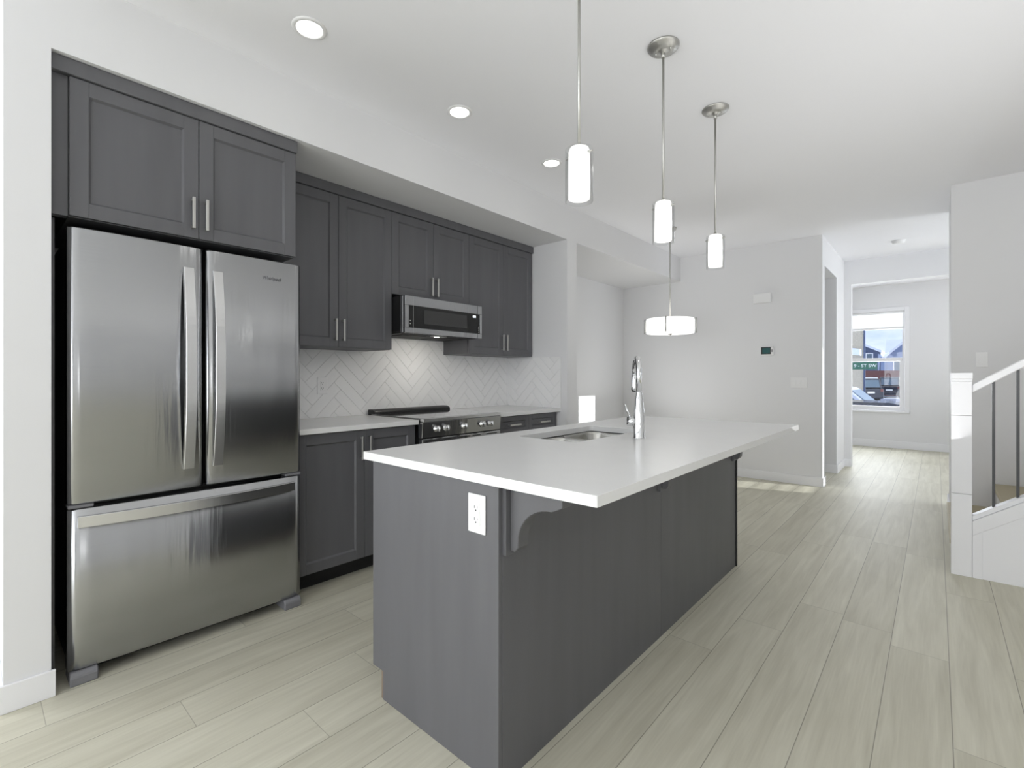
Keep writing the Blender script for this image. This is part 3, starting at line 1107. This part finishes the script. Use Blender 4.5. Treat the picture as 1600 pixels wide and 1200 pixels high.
def rrect(x0, x1, y0, y1, r, z, n=6):
    pts = []
    for cx_, cy_, a0 in ((x1 - r, y1 - r, 0), (x0 + r, y1 - r, PI / 2), (x0 + r, y0 + r, PI), (x1 - r, y0 + r, 1.5 * PI)):
        for k in range(n + 1):
            a = a0 + PI / 2 * k / n
            pts.append((cx_ + r * math.cos(a), cy_ + r * math.sin(a), z))
    return pts


mb = MB()
bm2 = bmesh.new()
outer = rrect(IT[0], IT[1], IT[2], IT[3], 0.004, CT, 2)
inner = rrect(SKX0, SKX1, SKY0, SKY1, 0.02, CT)
edges = []
for lp in (outer, inner):
    vs = [bm2.verts.new(p) for p in lp]
    for k in range(len(vs)):
        edges.append(bm2.edges.new((vs[k], vs[(k + 1) % len(vs)])))
r_ = bmesh.ops.triangle_fill(bm2, edges=edges, use_beauty=True)
ex = bmesh.ops.extrude_face_region(bm2, geom=bm2.faces[:])
for g in ex['geom']:
    if isinstance(g, bmesh.types.BMVert):
        g.co.z = CU + 0.0005
bmesh.ops.recalc_face_normals(bm2, faces=bm2.faces[:])
mb.merge(bm2)
o = mb.build('island_countertop', QUARTZ)
tag(o, 'long white quartz worktop on the island with a sink cut-out', 'countertop')
bv = o.modifiers.new('edge', 'BEVEL')
bv.width = 0.0025
bv.segments = 2
bv.limit_method = 'ANGLE'
bv.angle_limit = math.radians(50)

# sink
sk = thing('double_sink', ((SKX0 + SKX1) / 2, (SKY0 + SKY1) / 2, 0.66), 'stainless undermount double bowl sink set in the island worktop', 'sink')


def bowl(y0, y1, depth):
    x0, x1 = SKX0 + 0.002, SKX1 - 0.002
    zt = CU - 0.003
    L = [rrect(x0, x1, y0, y1, 0.07, zt, 8), rrect(x0 + 0.004, x1 - 0.004, y0 + 0.004, y1 - 0.004, 0.07, zt - 0.012, 8),
         rrect(x0 + 0.010, x1 - 0.010, y0 + 0.010, y1 - 0.010, 0.068, zt - depth + 0.03, 8),
         rrect(x0 + 0.018, x1 - 0.018, y0 + 0.018, y1 - 0.018, 0.06, zt - depth + 0.008, 8),
         rrect(x0 + 0.035, x1 - 0.035, y0 + 0.035, y1 - 0.035, 0.045, zt - depth, 8)]
    mb = MB()
    mb.loft(L, smooth=True, cap0=False, cap1=True)
    return mb, (x0 + x1) / 2, (y0 + y1) / 2, zt - depth


for y0, y1, dp in ((1.775, 2.07, 0.19), (2.098, 2.425, 0.21)):
    mb, cx_, cy_, zb = bowl(y0, y1, dp)
    bo = mb.build('bowl', SINKM, sk)
    MB().lathe([(0.0, 0.001), (0.018, 0.001), (0.03, 0.004), (0.042, 0.003), (0.044, 0.0005)], (cx_, cy_, zb), 24, cap=False).build('drain', CHROME, bo)
rim = MB()
bm2 = bmesh.new()
edges = []
for lp in (rrect(SKX0 - 0.025, SKX1 + 0.025, SKY0 - 0.025, SKY1 + 0.025, 0.02, CU - 0.003), rrect(SKX0 + 0.002, SKX1 - 0.002, 1.775, 2.07, 0.07, CU - 0.003, 8), rrect(SKX0 + 0.002, SKX1 - 0.002, 2.098, 2.425, 0.07, CU - 0.003, 8)):
    vs = [bm2.verts.new(p) for p in lp]
    for k in range(len(vs)):
        edges.append(bm2.edges.new((vs[k], vs[(k + 1) % len(vs)])))
bmesh.ops.triangle_fill(bm2, edges=edges, use_beauty=True)
rim.merge(bm2)
rim.build('rim', SINKM, sk)

# faucet
fa = thing('faucet', (-1.03, 2.09, CT), 'tall chrome pull-down kitchen faucet beside the sink', 'faucet')
fc_ = Vector((-1.03, 2.09, CT))
MB().lathe([(0.0282, 0), (0.0282, 0.003), (0.0268, 0.005), (0.0265, 0.065), (0.0262, 0.10), (0.023, 0.14), (0.018, 0.19), (0.0145, 0.215), (0.0145, 0.2165)], tuple(fc_), 32).build('body', CHROME, fa)
sd = Vector((-0.56, 0.83, 0)).normalized()
pth = [fc_ + Vector((0, 0, 0.2165)), fc_ + Vector((0, 0, 0.29))]
R = 0.075
for k in range(0, 15):
    a = PI * 1.0 * k / 14
    pth.append(fc_ + sd * (R - R * math.cos(a)) + Vector((0, 0, 0.30 + R * math.sin(a))))
sp = MB().tube(pth, [0.0138] * len(pth), 16).build('spout', CHROME, fa)
pe = pth[-1]
hd = MB().tube([pe, pe + Vector((0, 0, -0.012)), pe + Vector((0, 0, -0.05)), pe + Vector((0, 0, -0.075)), pe + Vector((0, 0, -0.082))], [0.0138, 0.0155, 0.018, 0.0185, 0.0165], 16).build('spray_head', CHROME, sp)
MB().tube([pe + sd * 0.0 + Vector((0, 0, -0.082)), pe + Vector((0, 0, -0.088))], 0.0135, 16).build('nozzle', BLACKP, hd)
hv = Vector((-0.93, -0.36, 0)).normalized()
hb = MB().tube([fc_ + Vector((0, 0, 0.078)) + hv * 0.012, fc_ + Vector((0, 0, 0.078)) + hv * 0.053], 0.022, 20)
hbo = hb.build('handle_hub', CHROME, fa)
tip = fc_ + Vector((0, 0, 0.158)) + hv * 0.066
MB().tube([fc_ + Vector((0, 0, 0.090)) + hv * 0.036, tip], [0.0052, 0.0044], 10).build('lever', CHROME, hbo)


# ------------------------------------------------------------------ wall plates
def duplex(name, label, center, face):
    """decora duplex outlet; face 'px' or 'ny'"""
    t = thing(name, center, label, 'outlet')
    cx_, cy_, cz_ = center

    def bx(w, h, d0, d1, dz=0.0, dw=0.0, bev=0.001):
        if face == 'px':
            return B(cx_ + d0, cx_ + d1, cy_ + dw - w / 2, cy_ + dw + w / 2, cz_ + dz - h / 2, cz_ + dz + h / 2, bev)
        return B(cx_ + dw - w / 2, cx_ + dw + w / 2, cy_ - d1, cy_ - d0, cz_ + dz - h / 2, cz_ + dz + h / 2, bev)
    bx(0.073, 0.117, 0.0, 0.006, bev=0.002).build('cover_plate', WHITEP, t)
    rc = bx(0.034, 0.068, 0.006, 0.0075).build('receptacle', WHITEP, t)
    for dz in (0.018, -0.018):
        for dw, hh in ((-0.006, 0.009), (0.006, 0.007)):
            bx(0.002, hh, 0.0072, 0.0079, dz + 0.003, dw, 0).build('socket_slot', SLOT, rc)
        bx(0.004, 0.004, 0.0072, 0.0079, dz - 0.007, 0, 0).build('ground_hole', SLOT, rc)
    return t


duplex('electrical_outlet', 'white duplex outlet on the grey end of the island', (-1.030, IY0, 0.786), 'ny')
duplex('electrical_outlet', 'white duplex outlet on the herringbone backsplash', (KX + 0.008, 1.645, 1.135), 'px')


def switch_plate(label, x, y, z, gangs):
    t = thing('light_switch', (x, y, z), label, 'light switch')
    w = 0.07 + 0.046 * (gangs - 1)
    B(x - w / 2, x + w / 2, y - 0.006, y, z - 0.058, z + 0.058, 0.002).build('cover_plate', WHITEP, t)
    for k in range(gangs):
        xx = x + (k - (gangs - 1) / 2) * 0.046
        MB().prism([(y - 0.006, z - 0.033), (y - 0.0105, z - 0.033), (y - 0.007, z + 0.033), (y - 0.006, z + 0.033)], xx - 0.0165, xx + 0.0165, 'x', 0.0006).build('rocker', WHITEP, t)


switch_plate('white triple rocker switch plate on the far wall below the thermostat', -1.136, FW, 1.131, 3)
switch_plate('white single switch plate on the wall above the stairs', 0.266, 5.3, 1.331, 1)

th = thing('thermostat', (-1.452, FW, 1.49), 'small white thermostat with dark teal screen on the far wall', 'thermostat')
B(-1.452 - 0.068, -1.452 + 0.068, FW - 0.022, FW, 1.44, 1.547, 0.005).build('case', WHITEP, th)
B(-1.452 - 0.062, -1.452 + 0.040, FW - 0.0235, FW - 0.021, 1.457, 1.54, 0.001).build('bezel', SLOT, th)
B(-1.452 - 0.046, -1.452 + 0.032, FW - 0.0242, FW - 0.0232, 1.465, 1.528).build('screen', SCREEN, th)
B(-1.452 + 0.046, -1.452 + 0.058, FW - 0.024, FW - 0.021, 1.48, 1.51, 0.001).build('button', GREYP, th)
ch = thing('door_chime', (-1.50, FW, 2.055), 'white rectangular door chime box high on the far wall', 'door chime')
B(-1.595, -1.405, FW - 0.045, FW, 2.052, 2.165, 0.006).build('cover', WHITEP, ch)
B(-1.585, -1.415, FW - 0.0465, FW - 0.044, 2.062, 2.072, 0.0005).build('grille', WHITEP, ch)

# ------------------------------------------------------------------ ceiling fixtures
dlk = thing('downlight', (-2.06, 1.006, CE), 'round recessed ceiling downlight above the refrigerator, nearest of the row', 'downlight', 'recessed downlights along the kitchen')
MB().lathe([(0.0545, -0.0025), (0.057, -0.006), (0.068, -0.005), (0.074, -0.001), (0.074, 0.0)], (-2.06, 1.006, CE), 36, cap=False).build('trim_ring', WHITEP, dlk)
MB().lathe([(0.0, -0.003), (0.054, -0.003)], (-2.06, 1.006, CE), 36, cap=False).build('diffuser', GLOW, dlk)
dup(dlk, (-2.06, 1.908, CE), 'round recessed ceiling downlight second along the row, in front of tall wall cabinets')
dup(dlk, (-2.06, 2.81, CE), 'round recessed ceiling downlight furthest in the row, beside the nearest pendant shade')

PXX = -0.945
py = 1.454
pd = thing('pendant_light', (PXX, py, CE), 'nearest of three small cylinder pendants over the island, its canopy out of frame', 'pendant light', 'cylinder pendants over the island')
cn = MB().lathe([(0.0, -0.034), (0.012, -0.034), (0.016, -0.026), (0.030, -0.024), (0.055, -0.020), (0.058, -0.016), (0.066, -0.014), (0.069, -0.008), (0.072, -0.006), (0.072, 0.0)], (PXX, py, CE), 40).build('canopy', NICKEL, pd)
for s_ in (-1, 1):
    MB().lathe([(0.0, -0.030), (0.004, -0.029), (0.005, -0.022)], (PXX + 0.035 * s_, py, CE), 12, cap=False).build('screw', NICKEL, cn)
MB().tube([(PXX, py, CE - 0.03), (PXX, py, CE - 0.055)], 0.009, 16).build('swivel', NICKEL, pd)
MB().tube([(PXX, py, CE - 0.05), (PXX, py, 2.02)], 0.0055, 14).build('rod', NICKEL, pd)
MB().lathe([(0.0, 2.026), (0.009, 2.026), (0.010, 1.998), (0.0, 1.998)], (PXX, py, 0), 16).build('socket_cap', NICKEL, pd)
MB().lathe([(0.010, 2.018), (0.020, 2.018), (0.033, 2.012), (0.0372, 2.0), (0.0372, 1.8325)], (PXX, py, 0), 36, cap=False).build('inner_shade', OPAL, pd)
MB().lathe([(0.0, 1.96), (0.012, 1.95), (0.014, 1.93), (0.024, 1.905), (0.027, 1.885), (0.022, 1.862), (0.0, 1.852)], (PXX, py, 0), 20).build('bulb', BULB, pd)
MB().lathe([(0.049, 2.008), (0.049, 1.822), (0.0465, 1.822), (0.0465, 2.008), (0.049, 2.008)], (PXX, py, 0), 40, cap=False).build('glass_shade', SHADEGL, pd)
for s_ in (-1, 1):
    MB().tube([(PXX + 0.036 * s_, py, 1.990), (PXX + 0.055 * s_, py, 1.990)], 0.0035, 10).build('shade_pin', NICKEL, pd)
dup(pd, (PXX, 2.165, CE), 'middle of three small cylinder pendants over the island, its large canopy in view')
dup(pd, (PXX, 2.876, CE), 'furthest of three small cylinder pendants over the island, right of the others')

# round drum pendant in the dining nook
DC = (-2.055, 4.875)
dp = thing('drum_pendant', (DC[0], DC[1], CE), 'wide glowing drum pendant on a thin rod in the dining nook', 'pendant light')
MB().lathe([(0.0, -0.03), (0.02, -0.03), (0.06, -0.02), (0.065, 0.0)], (DC[0], DC[1], CE), 32).build('canopy', NICKEL, dp)
MB().tube([(DC[0], DC[1], CE - 0.02), (DC[0], DC[1], 1.80)], 0.006, 12).build('rod', NICKEL, dp)
MB().lathe([(0.0, 1.797), (0.235, 1.797), (0.238, 1.79), (0.238, 1.655), (0.232, 1.648), (0.0, 1.643)], (DC[0], DC[1], 0), 56).build('drum_shade', DRUM, dp)
rg_ = MB()
for zr in (1.655, 1.79):
    rg_.lathe([(0.239, zr - 0.003), (0.262, zr - 0.003), (0.262, zr + 0.003), (0.239, zr + 0.003), (0.239, zr - 0.003)], (DC[0], DC[1], 0), 56, cap=False)
rg_.build('glass_rim', SHADEGL, dp)
MB().lathe([(0.262, 1.79), (0.262, 1.65)], (DC[0], DC[1], 0), 56, cap=False).build('outer_glass', SHADEGL, dp)
for k in range(4):
    a = math.radians(14 + 90 * k)
    px, py_ = DC[0] + 0.255 * math.cos(a), DC[1] + 0.255 * math.sin(a)
    MB().tube([(px, py_, 1.648), (px, py_, 1.80)], 0.006, 10).build('strap', NICKEL, dp)
MB().lathe([(0.0, 1.628), (0.010, 1.63), (0.028, 1.64), (0.028, 1.644)], (DC[0], DC[1], 0), 24, cap=False).build('finial', NICKEL, dp)

sm = thing('smoke_detector', (-0.315, 7.05, CE), 'round white smoke detector on the hall ceiling', 'smoke detector')
MB().lathe([(0.0, -0.038), (0.040, -0.036), (0.056, -0.026), (0.060, -0.012)], (-0.315, 7.05, CE), 32, cap=False).build('cover', WHITEP, sm)
MB().lathe([(0.060, -0.012), (0.066, -0.010), (0.066, 0.0)], (-0.315, 7.05, CE), 32, cap=False).build('base', WHITEP, sm)

# ------------------------------------------------------------------ stairs and railing
RISE, RUN = 0.186, 0.26
ST0, SY0, SY1 = 0.085, 4.094, 5.298
st = thing('staircase', (1.2, 4.7, 0), 'white sided staircase with beige treads rising to the right', 'staircase')
for k in range(8):
    z = RISE * (k + 1)
    xk = ST0 + RUN * k
    B(xk - 0.022, xk + RUN + 0.002, SY0 + 0.002, SY1, z - 0.03, z, 0.011, seg=3).build('tread', TREAD, st)
    B(xk, xk + 0.015, SY0 + 0.002, SY1, z - RISE, z - 0.031).build('riser', TRIM if k > 0 else TRIM, st)
NX0, NX1, NY0 = 0.068, 0.160, 4.0
xe = ST0 + RUN * 8
sl_ = RISE / RUN


def shoe(x):
    return 0.365 + sl_ * (x - NX1)


B_ = MB()
B_.prism([(NX1 + 0.001, 0.0), (xe, 0.0), (xe, shoe(xe) - 0.03), (NX1 + 0.001, shoe(NX1) - 0.03)], NY0 + 0.01, 4.085, 'y')
# raised boards framing a recessed field
B_.prism([(NX1 + 0.001, shoe(NX1) - 0.031), (NX1 + 0.001, shoe(NX1) - 0.115), (xe, shoe(xe) - 0.115), (xe, shoe(xe) - 0.031)], NY0 + 0.002, NY0 + 0.012, 'y', 0.0015)
B_.prism([(NX1 + 0.001, 0.0), (NX1 + 0.045, 0.0), (NX1 + 0.045, shoe(NX1 + 0.045) - 0.116), (NX1 + 0.001, shoe(NX1) - 0.116)], NY0 + 0.002, NY0 + 0.012, 'y', 0.0015)
B_.build('stringer_wall', TRIM, st)
ra = thing('stair_railing', (1.1, 4.05, 0.3), 'white stair railing with square newel post and dark thin balusters', 'railing')
nw = MB()
nw.box(NX0, NX1, NY0, NY0 + 0.090, 0.0, 0.492, 0.0015).box(NX0, NX1, NY0, NY0 + 0.090, 0.494, 0.964, 0.0015).box(NX0, NX1, NY0, NY0 + 0.090, 0.966, 1.17, 0.0015)
nwo = nw.build('newel_post', TRIM, ra)
cp_ = MB()
cp_.box(NX0 - 0.001, NX1 + 0.001, NY0 - 0.001, NY0 + 0.091, 1.171, 1.185, 0.001).box(NX0 - 0.003, NX1 + 0.003, NY0 - 0.003, NY0 + 0.093, 1.186, 1.222, 0.002)
cp_.build('newel_cap', TRIM, nwo)


def rail(x):
    return 1.150 + sl_ * (x - NX1)


MB().prism([(NX1 + 0.001, rail(NX1) - 0.048), (xe, rail(xe) - 0.048), (xe, rail(xe)), (NX1 + 0.001, rail(NX1))], 4.022, 4.078, 'y', 0.004).build('handrail', TRIM, ra)
MB().prism([(NX1 + 0.001, shoe(NX1) - 0.029), (xe, shoe(xe) - 0.029), (xe, shoe(xe)), (NX1 + 0.001, shoe(NX1))], 4.015, 4.085, 'y', 0.002).build('shoe_rail', TRIM, ra)
for k in range(18):
    xb = 0.253 + 0.0985 * k
    if xb > xe - 0.05:
        break
    B(xb - 0.0065, xb + 0.0065, 4.0435, 4.0565, shoe(xb) - 0.003, rail(xb) - 0.046).build('baluster', BALUS, ra)

# ------------------------------------------------------------------ outside the front window
GZ = -0.9
o = B(-50, 50, FY + 0.4, 140, GZ - 0.2, GZ).build('snowy_ground', SNOW)
tag(o, 'snow covered yard and street beyond the front window', 'ground', None, 'structure')
rd = B(-50, 50, 46, 58, GZ, GZ + 0.01).build('road', ASPH)
tag(rd, 'grey slushy road crossing behind the parked vehicles', 'road', None, 'structure')


def house(label, x0, x1, y0, y1, zw, zp, wall, gable_front=True, wins=()):
    t = thing('house', ((x0 + x1) / 2, (y0 + y1) / 2, GZ), label, 'house', None)
    B(x0, x1, y0, y1, GZ, zw).build('wall', wall, t)
    xm = (x0 + x1) / 2
    MB().prism([(x0, zw), (x1, zw), (xm, zp)], y0, y1, 'y').build('gable', wall, t)
    rf = MB()
    for s_ in (-1, 1):
        xe_ = x0 if s_ < 0 else x1
        ex_ = xe_ + s_ * 0.4
        ez = zw - 0.4 * (zp - zw) / abs(xm - xe_)
        rf.prism([(ex_, ez), (xm, zp), (xm, zp + 0.3), (ex_, ez + 0.3)], y0 - 0.5, y1 + 0.3, 'y')
    rf.build('roof', SNOW, t)
    for (a, b2, c0, c1) in wins:
        wf_ = B(a - 0.12, b2 + 0.12, y0 - 0.06, y0, c0 - 0.12, c1 + 0.12).build('window', TRIM, t)
        B(a, b2, y0 - 0.08, y0 - 0.05, c0, c1).build('pane', CARG, wf_)
    return t


house('blue sided gabled house at left across the snowy street', -11.3, -5.66, 80, 84, 4.5, 6.0, SIDINGB, wins=((-6.85, -6.3, 3.4, 4.2),))
house('grey blue gabled house at right, in front of the long snowy roof', -4.32, -0.65, 72, 76, 3.5, 5.3, SIDINGG, wins=((-3.6, -2.9, 1.9, 3.1), (-2.3, -1.6, 1.9, 3.1)))
house('far pale house in the gap between the nearer houses', -8.4, -5.7, 100, 106, 3.4, 4.9, SIDINGG)
h = thing('house', (0, 88, GZ), 'tall house with a long snowy roof slope behind the gabled one', 'house')
B(-5.15, 6, 85, 90, GZ, 4.0).build('wall', SIDINGB, h)
MB().prism([(84.2, 3.9), (90.5, 3.9), (87.4, 6.4)], -5.25, 6.2, 'x').build('roof', SNOW, h)
h = thing('house', (-8, 43, GZ), 'beige shingled house corner at left edge of the front window', 'house')
MB().prism([(-12, 40), (-3.51, 40), (-4.7, 47), (-12, 47)], GZ, 6.0, 'z').build('wall', SHINGLE, h)
B(-3.60, -3.50, 39.93, 40.0, GZ, 6.0).build('corner_board', SIDINGB, h)
MB().prism([(-12, 3.6), (-3.7, 2.6), (-3.7, 3.0), (-12, 4.6)], 39.0, 39.99, 'y').build('porch_roof', SNOW, h)
o = B(-5.8, 6, 66, 66.15, GZ, 1.85).build('board_fence', FENCER)
tag(o, 'long red brown board fence across the street', 'fence')

sg = thing('street_sign', (-1.28, 15.0, GZ), 'green street name sign with white lettering outside the front window', 'street sign')
MB().tube([(-1.72, 15.02, GZ), (-1.72, 15.02, 1.7)], 0.03, 12).build('pole', NICKEL, sg)
bl_ = B(-1.76, -1.08, 14.975, 14.99, 1.375, 1.56, 0.004).build('blade', SIGNG, sg)
text_mesh('lettering', '9 - ST SW', 0.108, 0.002, Matrix.Translation((-1.318, 14.973, 1.466)) @ FACE_NY, LETTER, bl_)


def car(label, cx_, cy_, paint, L_=4.5, W_=1.85, H_=1.7, suv=True, rot=0.0, snow=False, gz=GZ):
    """car along local x, front at +x"""
    t = thing('car', (cx_, cy_, gz), label, 'car')
    hl = L_ / 2
    M = Matrix.Translation((cx_, cy_, gz)) @ Matrix.Rotation(rot, 4, 'Z')

    def put(mb_, nm, m_, par):
        for v in mb_.bm.verts:
            v.co = M @ v.co
        return mb_.build(nm, m_, par)
    hb_ = H_ * 0.58
    prof = [(-hl, 0.32), (-hl, hb_ * 0.95), (-hl + 0.1, hb_), (hl - 1.15, hb_), (hl - 0.15, hb_ * 0.86), (hl, hb_ * 0.66), (hl, 0.34), (hl - 0.3, 0.26), (-hl + 0.3, 0.26)]
    put(MB().prism(prof, -W_ / 2, W_ / 2, 'y', 0.06), 'body', paint, t)
    back = -hl + (0.12 if suv else 0.75)
    cab = [(back, hb_), (back + 0.28, H_ - 0.06), (back + 0.5, H_), (hl - 2.0, H_), (hl - 1.8, H_ - 0.05), (hl - 1.1, hb_)]
    w2_ = W_ / 2 - 0.1
    cb_ = put(MB().prism(cab, -w2_, w2_, 'y', 0.05), 'cabin', paint, t)
    g_ = MB()
    k = 0.0
    g_.prism([(back + 0.30, hb_ + 0.06), (back + 0.45, H_ - 0.12), (hl - 1.95, H_ - 0.12), (hl - 1.4, hb_ + 0.06)], -w2_ - 0.012, w2_ + 0.012, 'y')
    put(g_, 'side_window', CARG, cb_)
    r1 = MB()
    r1.prism([(back + 0.03, hb_ + 0.08), (back + 0.24, H_ - 0.14), (back + 0.20, H_ - 0.14), (back - 0.02, hb_ + 0.08)], -w2_ + 0.14, w2_ - 0.14, 'y')
    put(r1, 'rear_window', CARG, cb_)
    r2 = MB()
    r2.prism([(hl - 1.16, hb_ + 0.06), (hl - 1.72, H_ - 0.12), (hl - 1.69, H_ - 0.12), (hl - 1.10, hb_ + 0.06)], -w2_ + 0.1, w2_ - 0.1, 'y')
    put(r2, 'windshield', CARG, cb_)
    for sx_ in (-hl + 0.85, hl - 0.85):
        for sy_ in (-W_ / 2 + 0.1, W_ / 2 - 0.1):
            mx = Matrix.Rotation(PI / 2, 4, 'X')
            put(MB().lathe([(0.0, -0.11), (0.2, -0.11), (0.3, -0.11), (0.34, -0.08), (0.34, 0.08), (0.3, 0.11), (0.0, 0.11)], (sx_, sy_, 0.34), 24, mx), 'wheel', TYRE, t)
    put(B(-hl - 0.015, -hl + 0.01, -0.26, 0.26, 0.72, 0.86), 'license_plate', WHITEP, t)
    for s_ in (-1, 1):
        put(B(-hl - 0.01, -hl + 0.05, s_ * (W_ / 2 - 0.16) - 0.1, s_ * (W_ / 2 - 0.16) + 0.1, hb_ - 0.28, hb_ - 0.06), 'tail_light', FENCER, t)
    if snow:
        sn_ = MB()
        sn_.box(back + 0.5, hl - 2.0, -w2_ + 0.05, w2_ - 0.05, H_ - 0.01, H_ + 0.07, 0.03)
        sn_.box(hl - 1.05, hl - 0.25, -W_ / 2 + 0.12, W_ / 2 - 0.12, hb_ - 0.08, hb_ + 0.04, 0.03)
        put(sn_, 'snow_cover', SNOW, t)
    return t


car('dark sport utility vehicle seen from behind on the snowy street', -3.37, 62.0, CARB, 4.7, 1.75, 2.05, True, PI / 2)
car('silver car with snow patches parked beyond the front window at left', -3.0, 24.5, CARW, 4.5, 1.85, 1.68, False, -0.12, True)
car('dark car nearest the front window, only its roof and hood showing', -1.1, 16.6, CARB, 4.4, 1.8, 1.42, False, 0.05)
car('dark car with a snowy roof parked by the shingled house', -5.0, 51.0, CARB, 4.5, 1.85, 1.95, True, PI / 2 + 0.5, True)
